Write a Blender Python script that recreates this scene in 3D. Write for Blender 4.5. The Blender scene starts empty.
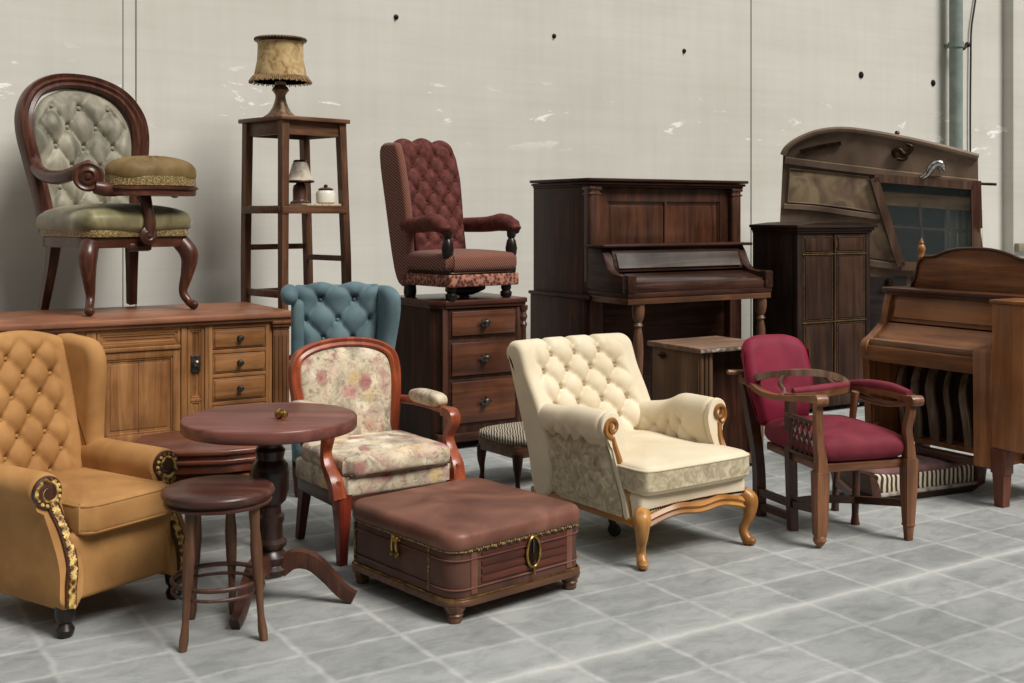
import bpy, bmesh, math, random
from mathutils import Vector, Matrix
from mathutils.geometry import tessellate_polygon
random.seed(7)
SC = bpy.context.scene
COL = SC.collection
R = math.radians
PI = math.pi
F, H, HZ = 1150.0, 1.5, 215.0          # focal length in pixels, eye height, horizon row of the photograph
A = 32.0                                # the wall's direction on the floor
def gr(px, py, z=0.0):                  # a pixel seen at height z -> floor position
    Y = F*(H-z)/(py-HZ); return ((px-512)*Y/F, Y)
def ray(px, Y): return ((px-512)*Y/F, Y)
def add2(p, rz, a, b):                  # p + a*u + b*v in a frame turned by rz degrees
    c, s = math.cos(R(rz)), math.sin(R(rz))
    return (p[0]+a*c-b*s, p[1]+a*s+b*c)

# ---------------------------------------------------------------- materials
def lin(c):
    o = []
    for v in c:
        v /= 255.0
        o.append(v/12.92 if v <= .04045 else ((v+.055)/1.055)**2.4)
    return (*o, 1)
def newmat(name):
    m = bpy.data.materials.new(name); m.use_nodes = True
    nt = m.node_tree; b = nt.nodes['Principled BSDF']
    return m, nt, b
def N(nt, t, **kw):
    n = nt.nodes.new(t)
    for k, v in kw.items():
        if k in n.inputs: n.inputs[k].default_value = v
        else: setattr(n, k, v)
    return n
def L(nt, a, b): nt.links.new(a, b)
def ramp(nt, fac, stops):
    r = nt.nodes.new('ShaderNodeValToRGB'); e = r.color_ramp.elements
    while len(e) > 1: e.remove(e[-1])
    e[0].position = stops[0][0]; e[0].color = lin(stops[0][1])
    for p, c in stops[1:]:
        x = e.new(p); x.color = lin(c)
    L(nt, fac, r.inputs[0]); return r.outputs[0]
def coords(nt, sc=(1, 1, 1), rot=(0, 0, 0)):
    t = N(nt, 'ShaderNodeTexCoord'); m = N(nt, 'ShaderNodeMapping')
    m.inputs['Scale'].default_value = sc; m.inputs['Rotation'].default_value = rot
    L(nt, t.outputs['Object'], m.inputs[0]); return m.outputs[0]
def noise(nt, vec, scale, detail=4, rough=.55, dist=0):
    n = N(nt, 'ShaderNodeTexNoise', Scale=scale, Detail=detail, Roughness=rough, Distortion=dist)
    L(nt, vec, n.inputs['Vector']); return n.outputs['Fac']
def mixc(nt, fac, a, b, mode='MIX'):
    m = N(nt, 'ShaderNodeMix', data_type='RGBA', blend_type=mode)
    for s, v in ((0, fac), (6, a), (7, b)):
        if hasattr(v, 'is_linked'): L(nt, v, m.inputs[s])
        elif isinstance(v, (int, float)): m.inputs[s].default_value = v
        else: m.inputs[s].default_value = v
    return m.outputs[2]
def bump(nt, b, h, strength=.2, dist=.002):
    n = N(nt, 'ShaderNodeBump', Strength=strength, Distance=dist)
    L(nt, h, n.inputs['Height']); L(nt, n.outputs[0], b.inputs['Normal'])
MC = {}
def wood(name, c1, c2, rough=.4, ax='z', grain=22, coat=0.0, spec=.32):
    key = name+ax
    if key in MC: return MC[key]
    m, nt, b = newmat(key)
    sc = {'x': (.07, 1, 1), 'y': (1, .07, 1), 'z': (1, 1, .07)}[ax]
    v = coords(nt, sc)
    f = noise(nt, v, grain, 7, .62, .8)
    g = noise(nt, coords(nt), 2.6, 3)
    c3 = tuple(x*.8 for x in c1)
    col = ramp(nt, f, [(.25, c3), (.45, c1), (.68, c2)])
    bl = ramp(nt, g, [(.3, (150, 140, 135)), (.7, (255, 255, 255))])
    L(nt, mixc(nt, .75, col, bl, 'MULTIPLY'), b.inputs['Base Color'])
    rr = N(nt, 'ShaderNodeMapRange'); rr.inputs['To Min'].default_value = max(.05, rough-.1); rr.inputs['To Max'].default_value = rough+.15
    L(nt, g, rr.inputs[0]); L(nt, rr.outputs[0], b.inputs['Roughness'])
    b.inputs['Coat Weight'].default_value = coat*.5; b.inputs['Coat Roughness'].default_value = .18
    b.inputs['Specular IOR Level'].default_value = spec
    bump(nt, b, f, .15, .001)
    MC[key] = m; return m
def cloth(name, c1, c2, rough=.85, sheen=.3, sc=5, weave=420, wb=.25, streak=None):
    if name in MC: return MC[name]
    m, nt, b = newmat(name)
    v = coords(nt, streak or (1, 1, 1))
    f = noise(nt, v, sc, 6, .6, .3)
    L(nt, ramp(nt, f, [(.3, c1), (.7, c2)]), b.inputs['Base Color'])
    b.inputs['Roughness'].default_value = rough
    b.inputs['Sheen Weight'].default_value = sheen; b.inputs['Sheen Roughness'].default_value = .4
    b.inputs['Sheen Tint'].default_value = lin(c2)
    b.inputs['Specular IOR Level'].default_value = .25
    w = noise(nt, coords(nt), weave, 2); bump(nt, b, w, wb, .0015)
    MC[name] = m; return m
def metal(name, c, rough=.3, met=1.0, c2=None):
    if name in MC: return MC[name]
    m, nt, b = newmat(name)
    f = noise(nt, coords(nt), 30, 4)
    L(nt, ramp(nt, f, [(.35, tuple(x*.6 for x in (c2 or c))), (.65, c)]), b.inputs['Base Color'])
    b.inputs['Metallic'].default_value = met; b.inputs['Roughness'].default_value = rough
    MC[name] = m; return m
def pattern(name, stops, sc, kind='vor', rough=.85, sheen=.2, dist=.0, rot=(0, 0, 0), scl=(1, 1, 1)):
    if name in MC: return MC[name]
    m, nt, b = newmat(name); v = coords(nt, scl, rot)
    if kind == 'vor':
        n1 = N(nt, 'ShaderNodeTexNoise', Scale=sc*1.5, Detail=3); L(nt, v, n1.inputs[0])
        mv = N(nt, 'ShaderNodeVectorMath', operation='MULTIPLY_ADD'); L(nt, n1.outputs['Color'], mv.inputs[0])
        mv.inputs[1].default_value = (dist,)*3; L(nt, v, mv.inputs[2])
        x = N(nt, 'ShaderNodeTexVoronoi', Scale=sc); L(nt, mv.outputs[0], x.inputs['Vector']); f = x.outputs['Distance']
    elif kind == 'wave':
        x = N(nt, 'ShaderNodeTexWave', Scale=sc, Distortion=dist, Detail=2); L(nt, v, x.inputs['Vector']); f = x.outputs['Fac']
    else:
        x = N(nt, 'ShaderNodeTexNoise', Scale=sc, Detail=5, Distortion=dist); L(nt, v, x.inputs['Vector']); f = x.outputs['Fac']
    L(nt, ramp(nt, f, stops), b.inputs['Base Color'])
    b.inputs['Roughness'].default_value = rough; b.inputs['Sheen Weight'].default_value = sheen
    b.inputs['Specular IOR Level'].default_value = .25
    bump(nt, b, f, .25, .003)
    MC[name] = m; return m

def floral_mat():
    m, nt, b = newmat('floral_tapestry'); v = coords(nt)
    nz = N(nt, 'ShaderNodeTexNoise', Scale=22, Detail=4); L(nt, v, nz.inputs[0])
    mv = N(nt, 'ShaderNodeVectorMath', operation='MULTIPLY_ADD'); L(nt, nz.outputs['Color'], mv.inputs[0])
    mv.inputs[1].default_value = (.05,)*3; L(nt, v, mv.inputs[2])
    vo = N(nt, 'ShaderNodeTexVoronoi', Scale=13); L(nt, mv.outputs[0], vo.inputs['Vector'])
    sep = N(nt, 'ShaderNodeSeparateColor'); L(nt, vo.outputs['Color'], sep.inputs[0])
    cell = ramp(nt, sep.outputs[0], [(0, (222, 208, 178)), (.24, (206, 192, 164)), (.31, (182, 126, 116)), (.5, (150, 84, 86)), (.57, (214, 196, 160)), (.68, (206, 176, 124)), (.76, (138, 132, 112)), (.86, (150, 120, 108)), (.93, (226, 216, 190))])
    bg = ramp(nt, noise(nt, v, 9, 6, .7, .6), [(.35, (130, 122, 104)), (.5, (196, 182, 154)), (.66, (168, 132, 118))])
    rr = N(nt, 'ShaderNodeMapRange'); rr.inputs['From Min'].default_value = .25; rr.inputs['From Max'].default_value = .7
    L(nt, vo.outputs['Distance'], rr.inputs[0])
    c = mixc(nt, rr.outputs[0], cell, bg)
    fine = ramp(nt, noise(nt, v, 26, 7, .75, 1.2), [(.36, (128, 114, 98)), (.5, (255, 255, 255))])
    L(nt, mixc(nt, .65, c, fine, 'MULTIPLY'), b.inputs['Base Color'])
    b.inputs['Roughness'].default_value = .85; b.inputs['Sheen Weight'].default_value = .15
    bump(nt, b, noise(nt, v, 300, 2), .3, .0015)
    return m

# ---------------------------------------------------------------- mesh helpers
def crv(pts, n=6, closed=False):
    P = [Vector(p) for p in pts]; out = []; k = len(P)
    rng = range(k) if closed else range(k-1)
    for i in rng:
        if closed: p0, p1, p2, p3 = P[i-1], P[i], P[(i+1) % k], P[(i+2) % k]
        else: p0, p1, p2, p3 = P[max(i-1, 0)], P[i], P[i+1], P[min(i+2, k-1)]
        for j in range(n):
            t = j/n
            out.append(.5*((2*p1)+(p2-p0)*t+(2*p0-5*p1+4*p2-p3)*t*t+(3*p1-p0-3*p2+p3)*t**3))
    if not closed: out.append(P[-1])
    return out
def resample(pts, n, closed=True):
    P = [Vector(p) for p in pts]
    if closed: P = P+[P[0]]
    d = [0]
    for a, b in zip(P, P[1:]): d.append(d[-1]+(b-a).length)
    T = d[-1]; out = []; j = 0
    for i in range(n):
        s = T*i/(n if closed else n-1)
        while j < len(d)-2 and d[j+1] < s: j += 1
        t = (s-d[j])/max(1e-9, d[j+1]-d[j]); out.append(P[j].lerp(P[j+1], min(1, t)))
    return out, T
class MB:
    def __init__(s): s.bm = bmesh.new()
    def v(s, p): return s.bm.verts.new(p)
    def f(s, vs):
        try: return s.bm.faces.new(vs)
        except ValueError: return None
    def box(s, x0, x1, y0, y1, z0, z1, bev=.004, seg=2):
        vs = [s.v((x, y, z)) for x in (x0, x1) for y in (y0, y1) for z in (z0, z1)]
        fs = [s.f([vs[i] for i in q]) for q in ((0, 1, 3, 2), (4, 6, 7, 5), (0, 4, 5, 1), (2, 3, 7, 6), (0, 2, 6, 4), (1, 5, 7, 3))]
        if bev:
            bev = min(bev, .45*min(abs(x1-x0), abs(y1-y0), abs(z1-z0)))
            es = list({e for f in fs for e in f.edges})
            bmesh.ops.bevel(s.bm, geom=es, offset=bev, segments=seg, profile=.5, affect='EDGES')
        return s
    def prism(s, poly, h0, h1, plane='xz', bev=.004, seg=2):
        mp = {'xz': lambda a, b, h: (a, h, b), 'xy': lambda a, b, h: (a, b, h), 'yz': lambda a, b, h: (h, a, b)}[plane]
        lo = [s.v(mp(p[0], p[1], h0)) for p in poly]; hi = [s.v(mp(p[0], p[1], h1)) for p in poly]
        n = len(poly); a = s.f(lo[::-1]); b = s.f(hi)
        for i in range(n): s.f([lo[i], lo[(i+1) % n], hi[(i+1) % n], hi[i]])
        if bev:
            es = list(set(a.edges) | set(b.edges))
            bmesh.ops.bevel(s.bm, geom=es, offset=bev, segments=seg, profile=.5, affect='EDGES')
        return s
    def lathe(s, prof, c=(0, 0, 0), seg=20, axis=None, flat=(1, 1)):
        q = Vector((0, 0, 1)).rotation_difference(Vector(axis).normalized()) if axis else None
        rings = []
        for r, z in prof:
            ring = []
            for i in range(seg):
                a = 2*PI*i/seg; p = Vector((max(r, .0004)*math.cos(a)*flat[0], max(r, .0004)*math.sin(a)*flat[1], z))
                if q: p = q @ p
                ring.append(s.v(p+Vector(c)))
            rings.append(ring)
        for a, b in zip(rings, rings[1:]):
            for i in range(seg): s.f([a[i], a[(i+1) % seg], b[(i+1) % seg], b[i]])
        s.f(rings[0][::-1]); s.f(rings[-1]); return s
    def ball(s, c, r, seg=10, sc=(1, 1, 1)):
        rings = []; n = max(4, seg//2)
        top = s.v((c[0], c[1], c[2]+r*sc[2])); bot = s.v((c[0], c[1], c[2]-r*sc[2]))
        for j in range(1, n):
            t = PI*j/n
            rings.append([s.v((c[0]+r*sc[0]*math.sin(t)*math.cos(2*PI*i/seg), c[1]+r*sc[1]*math.sin(t)*math.sin(2*PI*i/seg), c[2]+r*sc[2]*math.cos(t))) for i in range(seg)])
        for i in range(seg):
            k = (i+1) % seg; s.f([top, rings[0][i], rings[0][k]]); s.f([bot, rings[-1][k], rings[-1][i]])
            for a, b in zip(rings, rings[1:]): s.f([a[i], b[i], b[k], a[k]])
        return s
    def tube(s, pts, r, seg=10, closed=False, section=None, up=None, n=0):
        P = crv(pts, n, closed) if n else [Vector(p) for p in pts]
        k = len(P); rr = r if isinstance(r, (list, tuple)) else [r]
        rad = []
        for i in range(k):
            t = i/max(1, k-1)*(len(rr)-1); j = min(int(t), len(rr)-1); q = min(j+1, len(rr)-1); rad.append(rr[j]+(rr[q]-rr[j])*(t-j))
        sec = section or [(math.cos(2*PI*i/seg), math.sin(2*PI*i/seg)) for i in range(seg)]
        rings = []; pn = None
        for i in range(k):
            a = P[i-1] if (i > 0 or closed) else P[i]; b = P[(i+1) % k] if (i < k-1 or closed) else P[i]
            T = (b-a).normalized()
            if up is not None:
                U = Vector(up); Nn = T.cross(U)
                if Nn.length < 1e-4: Nn = pn or T.orthogonal()
                Nn = Nn.normalized()
            else:
                if pn is None: Nn = T.cross(Vector((.31, .2, .93))); Nn = Nn.normalized() if Nn.length > 1e-3 else T.orthogonal().normalized()
                else:
                    Nn = pn-T*pn.dot(T); Nn = Nn.normalized() if Nn.length > 1e-5 else T.orthogonal().normalized()
            pn = Nn; B = Nn.cross(T).normalized()
            rings.append([s.v(P[i]+(Nn*x+B*y)*rad[i]) for x, y in sec])
        m = len(sec)
        for i in range(k if closed else k-1):
            a, b = rings[i], rings[(i+1) % k]
            for j in range(m): s.f([a[j], a[(j+1) % m], b[(j+1) % m], b[j]])
        if not closed: s.f(rings[0][::-1]); s.f(rings[-1])
        return s
    def warp(s, fn):
        for v in s.bm.verts: v.co = Vector(fn(*v.co))
        return s
    def build(s, name, mat, parent=None, label=None, ang=38):
        bmesh.ops.recalc_face_normals(s.bm, faces=s.bm.faces[:])
        me = bpy.data.meshes.new(name); s.bm.to_mesh(me); s.bm.free()
        for p in me.polygons: p.use_smooth = True
        me.set_sharp_from_angle(angle=R(ang))
        me.materials.append(mat)
        o = bpy.data.objects.new(name, me); COL.objects.link(o)
        if parent: o.parent = parent
        if label: o['label'] = label
        return o
def thing(name, label, cat, loc, rz=0, group=None):
    o = bpy.data.objects.new(name, None); COL.objects.link(o); o.empty_display_size = .1
    o.location = loc if len(loc) == 3 else (loc[0], loc[1], 0); o.rotation_euler = (0, 0, R(rz))
    o['label'] = label; o['category'] = cat
    if group: o['group'] = group
    return o
def tag(o, label, cat, group=None):
    o['label'] = label; o['category'] = cat
    if group: o['group'] = group
    return o
def sstep(a, b, x):
    t = min(1, max(0, (x-a)/(b-a))); return t*t*(3-2*t)
def tuft(x, s, a, b, D):
    p, q = x/a-s/(2*b), x/a+s/(2*b)
    h = (abs(math.sin(PI*p)*math.sin(PI*q)))**.46
    dp, dq = p-round(p), q-round(q)
    return D*(1.25*h-.7)-1.3*D*math.exp(-(dp*dp+dq*dq)/.009)
def lattice(a, b, x0, x1, s0, s1):
    out = []
    for j in range(int(s0/b)-1, int(s1/b)+2):
        for i in range(-20, 21):
            x = i*a+(j % 2)*a/2; s = j*b
            if x0 <= x <= x1 and s0 <= s <= s1: out.append((x, s))
    return out
# closed profile in (a, b) swept along an axis with rounded ends: backs, arms, wings, cushions
def loft(prof, W, nx=26, rnd=.03, np=90, axis='x', c=0, wf=None, disp=None, warp=None, tf=None, smooth=5):
    m = MB(); P = crv([(p[0], p[1], 0) for p in prof], smooth, True) if smooth else prof
    P, T = resample(P, np); n = len(P)
    P = [Vector((p[0], p[1])) for p in P]
    area = sum(P[i].x*P[(i+1) % n].y-P[(i+1) % n].x*P[i].y for i in range(n)); sg = 1 if area > 0 else -1
    Nn = []
    for i in range(n):
        t = (P[(i+1) % n]-P[i-1]); Nn.append(Vector((t.y, -t.x)).normalized()*sg)
    xs = []
    for i in range(7):
        e = 1-i/6; xs.append(-W+rnd*(1-math.sin(e*PI/2)) if False else -(W-rnd)-rnd*math.sin(e*PI/2))
    mid = max(2, nx)
    xs += [-(W-rnd)+2*(W-rnd)*i/mid for i in range(1, mid)]
    xs += [-x for x in xs[:7]][::-1]
    def place(i, x, off):
        p = P[i]+Nn[i]*off; xx = x*(wf(p.x, p.y) if wf else 1)+c
        q = (xx, p.x, p.y) if axis == 'x' else (p.x, xx, p.y)
        return Vector(warp(*q)) if warp else Vector(q)
    rings = []
    for x in xs:
        e = max(0, (abs(x)-(W-rnd))/rnd) if rnd > 0 else 0
        d = rnd*(1-math.sqrt(max(0, 1-min(1, e)**2)))
        ring = []
        for i in range(n):
            s = T*i/n; dd = -d
            if disp: dd += disp(x, s, P[i], Nn[i])
            if tf:
                k = sstep(tf['s0']-tf['b']*.6, tf['s0'], s)*(1-sstep(tf['s1'], tf['s1']+tf['b']*.6, s))*(1-sstep(tf['x1']-.0, tf['x1']+tf['a']*.35, abs(x)))
                if k > 0: dd += k*tuft(x, s-tf['s0'], tf['a'], tf['b'], tf['D'])
                if tf.get('pl'):        # pleats running over the top from the last row of buttons
                    k2 = sstep(tf['s1']-.03, tf['s1']+.03, s)*(1-sstep(tf['s1']+tf['pl'], tf['s1']+tf['pl']+.08, s))*(1-sstep(tf['x1'], tf['x1']+.03, abs(x)))
                    j = round((tf['s1']-tf['s0'])/tf['b']-.5); u = (x-(j % 2)*tf['a']/2)/tf['a']; u -= round(u)
                    dd -= k2*tf['D']*.8*math.exp(-(u/.09)**2)
            ring.append(m.v(place(i, x, dd)))
        rings.append(ring)
    for a, b in zip(rings, rings[1:]):
        for i in range(n): m.f([a[i], a[(i+1) % n], b[(i+1) % n], b[i]])
    m.f(rings[0]); m.f(rings[-1][::-1])
    m.btn = []
    if tf:
        for x, s in lattice(tf['a'], tf['b'], -tf['x1']-.001, tf['x1']+.001, 0, tf['s1']-tf['s0']+.001):
            i = int(round((s+tf['s0'])/T*n)) % n
            m.btn.append((place(i, x, -tf['D']*.8), place(i, x, 1)-place(i, x, 0)))
    return m
def buttons(pts, r, mat, parent):
    me = None
    for p, nrm in pts:
        if me is None:
            o = MB().ball((0, 0, 0), r, 10, (1, 1, .55)).build('button', mat, parent); me = o.data
        else:
            o = bpy.data.objects.new('button', me); COL.objects.link(o); o.parent = parent
        o.location = p; o.rotation_mode = 'QUATERNION'; o.rotation_quaternion = Vector((0, 0, 1)).rotation_difference(nrm.normalized())
# padded panel filling an outline in the xz plane, bulging towards -y
def pad(outline, dome, warp=None, tf=None, rings=34, spokes=110, thick=.01, cen=None):
    m = MB(); O, T = resample(crv([(p[0], p[1], 0) for p in outline], 5, True), spokes)
    c = Vector(cen) if cen else sum((Vector((p.x, p.y)) for p in O), Vector((0, 0)))/spokes
    W = warp or (lambda *q: q)
    def pt(x, z, r):
        y = -dome*max(0, 1-r**5)**.6
        if tf:
            k = 1-sstep(.74, .98, r); y -= k*tuft(x-tf.get('x0', 0), z-tf['z0'], tf['a'], tf['b'], tf['D'])
        return Vector(W(x, y, z))
    RR = []
    for j in range(1, rings+1):
        r = (j/rings)**.85
        RR.append([m.v(pt(c.x+(p.x-c.x)*r, c.y+(p.y-c.y)*r, r)) for p in O])
    ctr = m.v(pt(c.x, c.y, 0))
    for i in range(spokes):
        k = (i+1) % spokes; m.f([ctr, RR[0][i], RR[0][k]])
        for a, b in zip(RR, RR[1:]): m.f([a[i], b[i], b[k], a[k]])
    bk = [m.v(W(p.x, thick, p.y)) for p in O]
    for i in range(spokes): m.f([RR[-1][i], bk[i], bk[(i+1) % spokes], RR[-1][(i+1) % spokes]])
    m.f(bk)
    m.btn = []
    if tf:
        for x, z in tf['pts']:
            q = Vector(W(x, -dome+tf['D']*.8, z)); m.btn.append((q, Vector(W(x, -1, z))-Vector(W(x, 0, z))))
    return m
def tilt(deg, y0, z0):                  # lean backwards about a sideways axis
    c, s = math.cos(R(deg)), math.sin(R(deg))
    return lambda x, y, z: (x, y0+(y-y0)*c+(z-z0)*s, z0-(y-y0)*s+(z-z0)*c)
def cushion(x0, x1, y0, y1, z0, z1, e=.32, crown=0, nu=48, nv=20):
    m = MB(); cx, cy, cz = (x0+x1)/2, (y0+y1)/2, (z0+z1)/2; a, b, c = (x1-x0)/2, (y1-y0)/2, (z1-z0)/2
    sp = lambda v, k: math.copysign(abs(v)**k, v)
    rings = []
    for j in range(1, nv):
        t = -PI/2+PI*j/nv; ring = []
        for i in range(nu):
            u = 2*PI*i/nu
            x, y, z = a*sp(math.cos(t), .45)*sp(math.cos(u), e), b*sp(math.cos(t), .45)*sp(math.sin(u), e), c*sp(math.sin(t), .8)
            z += crown*(1-(x/a)**2)*(1-(y/b)**2)*(1 if z > 0 else 0)
            ring.append(m.v((cx+x, cy+y, cz+z)))
        rings.append(ring)
    for p, q in zip(rings, rings[1:]):
        for i in range(nu): m.f([p[i], p[(i+1) % nu], q[(i+1) % nu], q[i]])
    for ring, sgn in ((rings[0], -1), (rings[-1], 1)):
        z = cz+sgn*c+(crown if sgn > 0 else 0); prev = ring
        for k in (.66, .33):                # close the poles with shrinking rings
            nr = [m.v((cx+(v.co.x-cx)*k, cy+(v.co.y-cy)*k, cz+sgn*c+(crown*(1-((v.co.x-cx)*k/a)**2)*(1-((v.co.y-cy)*k/b)**2) if sgn > 0 else 0))) for v in ring]
            for i in range(nu): m.f([prev[i], prev[(i+1) % nu], nr[(i+1) % nu], nr[i]])
            prev = nr
        ctr = m.v((cx, cy, z))
        for i in range(nu): m.f([ctr, prev[i], prev[(i+1) % nu]])
    return m
def rrect(x0, x1, y0, y1, r, n=5):
    out = []
    for cx, cy, a0 in ((x1-r, y1-r, 0), (x0+r, y1-r, 90), (x0+r, y0+r, 180), (x1-r, y0+r, 270)):
        for i in range(n+1):
            a = R(a0+90*i/n); out.append((cx+r*math.cos(a), cy+r*math.sin(a)))
    return out
def rslab(x0, x1, y0, y1, r, z0, z1, bev, n=8):
    m = MB(); rings = []
    for i in range(6):
        t = R(18*i); rings.append((bev*(1-math.sin(PI/2-t)) if False else bev*(1-math.cos(t)), z1-bev+bev*math.sin(t)))
    rows = [(.25*bev, z0), (0, z0+.25*bev)]+rings
    V = [[m.v((x, y, z)) for x, y in rrect(x0+d, x1-d, y0+d, y1-d, r-d, n)] for d, z in rows]
    for a, b in zip(V, V[1:]):
        for i in range(len(a)): m.f([a[i], a[(i+1) % len(a)], b[(i+1) % len(a)], b[i]])
    m.f(V[0][::-1]); prev = V[-1]; cx, cy = (x0+x1)/2, (y0+y1)/2
    for k in (.8, .6, .4, .2):
        nr = [m.v((cx+(v.co.x-cx)*k, cy+(v.co.y-cy)*k, z1)) for v in V[-1]]
        for i in range(len(nr)): m.f([prev[i], prev[(i+1) % len(nr)], nr[(i+1) % len(nr)], nr[i]])
        prev = nr
    m.f(prev); return m
def puff(outline, z0, z1, bev, crown=.02, n=90):
    """stuffed cushion over any outline: rounded edges, domed top"""
    m = MB(); O, T = resample(crv([(p[0], p[1], 0) for p in outline], 5, True), n); O = [Vector((p.x, p.y)) for p in O]
    ar = sum(O[i].x*O[(i+1) % n].y-O[(i+1) % n].x*O[i].y for i in range(n)); sg = 1 if ar > 0 else -1
    NN = []
    for i in range(n):
        t = O[(i+1) % n]-O[i-1]; NN.append(Vector((t.y, -t.x)).normalized()*sg)
    c = sum(O, Vector((0, 0)))/n; rows = []
    for i in range(7): t = R(15*i); rows.append((bev*(1-math.sin(t)), z0+bev*(1-math.cos(t))))
    for i in range(1, 7): t = R(15*i); rows.append((bev*(1-math.cos(t)), z1-bev+bev*math.sin(t)))
    V = [[m.v((p.x-q.x*d, p.y-q.y*d, z)) for p, q in zip(O, NN)] for d, z in rows]
    for a, b in zip(V, V[1:]):
        for i in range(n): m.f([a[i], a[(i+1) % n], b[(i+1) % n], b[i]])
    m.f(V[0][::-1]); prev = V[-1]
    for j in range(1, 14):
        k = 1-j/14; nr = [m.v((c.x+(v.co.x-c.x)*k, c.y+(v.co.y-c.y)*k, z1+crown*(1-k*k))) for v in V[-1]]
        for i in range(n): m.f([prev[i], prev[(i+1) % n], nr[(i+1) % n], nr[i]])
        prev = nr
    ctr = m.v((c.x, c.y, z1+crown))
    for i in range(n): m.f([prev[i], prev[(i+1) % n], ctr])
    return m
def framed(m, x0, x1, z0, z1, y, t=.02, st=.05, rails=(), rec=.012):
    """framed panel door whose face is at y (front is -y); rails = heights of cross rails"""
    m.box(x0, x0+st, y, y+t, z0, z1, .003); m.box(x1-st, x1, y, y+t, z0, z1, .003)
    zs = [z0, *rails, z1-st]
    for z in zs: m.box(x0+st, x1-st, y, y+t, z, z+st, .003)
    for a, b in zip(zs, zs[1:]):
        m.box(x0+st-.004, x1-st+.004, y+rec, y+t, a+st-.004, b+.004, 0)
        g = .012
        for q in ((x0+st, x1-st, a+st, a+st+g), (x0+st, x1-st, b-g, b), (x0+st, x0+st+g, a+st, b), (x1-st-g, x1-st, a+st, b)):
            m.box(q[0], q[1], y+rec-.006, y+t, q[2], q[3], .003)
        m.box(x0+st+.03, x1-st-.03, y+rec-.005, y+t, a+st+.03, b-.03, .005)
def spiral(c, r0, r1, turns, a0, plane='xz', y=0, n=40, dirn=1):
    out = []
    for i in range(n+1):
        t = i/n; r = r0+(r1-r0)*t; a = R(a0)+dirn*2*PI*turns*t
        out.append((c[0]+r*math.cos(a), y, c[1]+r*math.sin(a)) if plane == 'xz' else (y, c[0]+r*math.cos(a), c[1]+r*math.sin(a)))
    return out
# ---------------------------------------------------------------- setting
P0 = (.111, 8.91)
WV = 1.12                                # the wall's distance behind P0
WB = add2(P0, A, 0, WV)
def onwall(px, py=None, off=0.0):
    b = add2(P0, A, 0, WV-off); k = (px-512)/F; c, s_ = math.cos(R(A)), math.sin(R(A))
    s = (k*b[1]-b[0])/(c-s_*k); Y = b[1]+s_*s
    return (s, H-(py-HZ)*Y/F) if py is not None else s
def struct(o): o['kind'] = 'structure'; return o
def place(o, p, rz=A, z=0): o.location = (p[0], p[1], z); o.rotation_euler = (0, 0, R(rz)); return o
# floor of slate tiles
m, nt, b = newmat('slate_tiles')
v = coords(nt)
jn = N(nt, 'ShaderNodeTexNoise', Scale=9, Detail=4); L(nt, v, jn.inputs[0])
mv = N(nt, 'ShaderNodeVectorMath', operation='MULTIPLY_ADD'); L(nt, jn.outputs['Color'], mv.inputs[0]); mv.inputs[1].default_value = (.03,)*3; L(nt, v, mv.inputs[2])
br = N(nt, 'ShaderNodeTexBrick', offset=.0, offset_frequency=2); L(nt, mv.outputs[0], br.inputs['Vector'])
for k, q in (('Scale', 1), ('Mortar Size', .02), ('Mortar Smooth', 1.0), ('Brick Width', .37), ('Row Height', .27), ('Bias', 0)): br.inputs[k].default_value = q
br.inputs['Color1'].default_value = lin((152, 153, 150)); br.inputs['Color2'].default_value = lin((166, 167, 164)); br.inputs['Mortar'].default_value = lin((182, 182, 177))
st = ramp(nt, noise(nt, coords(nt, (.6, 1, 1)), 9, 9, .72, .5), [(.3, (196, 198, 198)), (.58, (255, 255, 253))])
st2 = ramp(nt, noise(nt, coords(nt, (1, 1, 1)), .9, 4), [(.35, (215, 217, 218)), (.65, (255, 255, 255))])
c = mixc(nt, .8, br.outputs['Color'], st, 'MULTIPLY'); c = mixc(nt, .8, c, st2, 'MULTIPLY')
# pale worn bands between some rows
sx = N(nt, 'ShaderNodeSeparateXYZ'); L(nt, mv.outputs[0], sx.inputs[0])
md = N(nt, 'ShaderNodeMath', operation='PINGPONG'); md.inputs[1].default_value = 1.08; L(nt, sx.outputs[1], md.inputs[0])
band = ramp(nt, md.outputs[0], [(0, (255, 255, 255)), (.045, (120, 120, 120)), (.09, (0, 0, 0))])
bf = N(nt, 'ShaderNodeMath', operation='MULTIPLY'); L(nt, band, bf.inputs[0]); bf.inputs[1].default_value = .4
c = mixc(nt, bf.outputs[0], c, lin((206, 205, 198)))
L(nt, c, b.inputs['Base Color']); b.inputs['Roughness'].default_value = .62; b.inputs['Specular IOR Level'].default_value = .3
bump(nt, b, noise(nt, v, 28, 6), .25, .003)
fl = struct(place(MB().box(-14, 16, -14, 3, -.1, 0, 0).build('floor', m), P0))
# cast wall
m, nt, b = newmat('cast_wall')
v = coords(nt)
base = ramp(nt, noise(nt, coords(nt, (.5, 1, 1.6)), 1.1, 5), [(.3, (198, 195, 184)), (.7, (210, 207, 198))])
hs = ramp(nt, noise(nt, coords(nt, (.12, 1, 5)), 3, 6, .6), [(.3, (240, 239, 236)), (.55, (255, 255, 255))])
vs = ramp(nt, noise(nt, coords(nt, (4, 1, .3)), 2.2, 5, .6), [(.32, (242, 241, 238)), (.6, (255, 255, 255))])
c = mixc(nt, .35, base, hs, 'MULTIPLY'); c = mixc(nt, .35, c, vs, 'MULTIPLY')
sx = N(nt, 'ShaderNodeSeparateXYZ'); L(nt, v, sx.inputs[0])
zb = N(nt, 'ShaderNodeMapRange'); L(nt, sx.outputs[2], zb.inputs[0])
for k, q in (('From Min', 2.05), ('From Max', 2.3)): zb.inputs[k].default_value = q
zt = N(nt, 'ShaderNodeMapRange'); L(nt, sx.outputs[2], zt.inputs[0])
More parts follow.
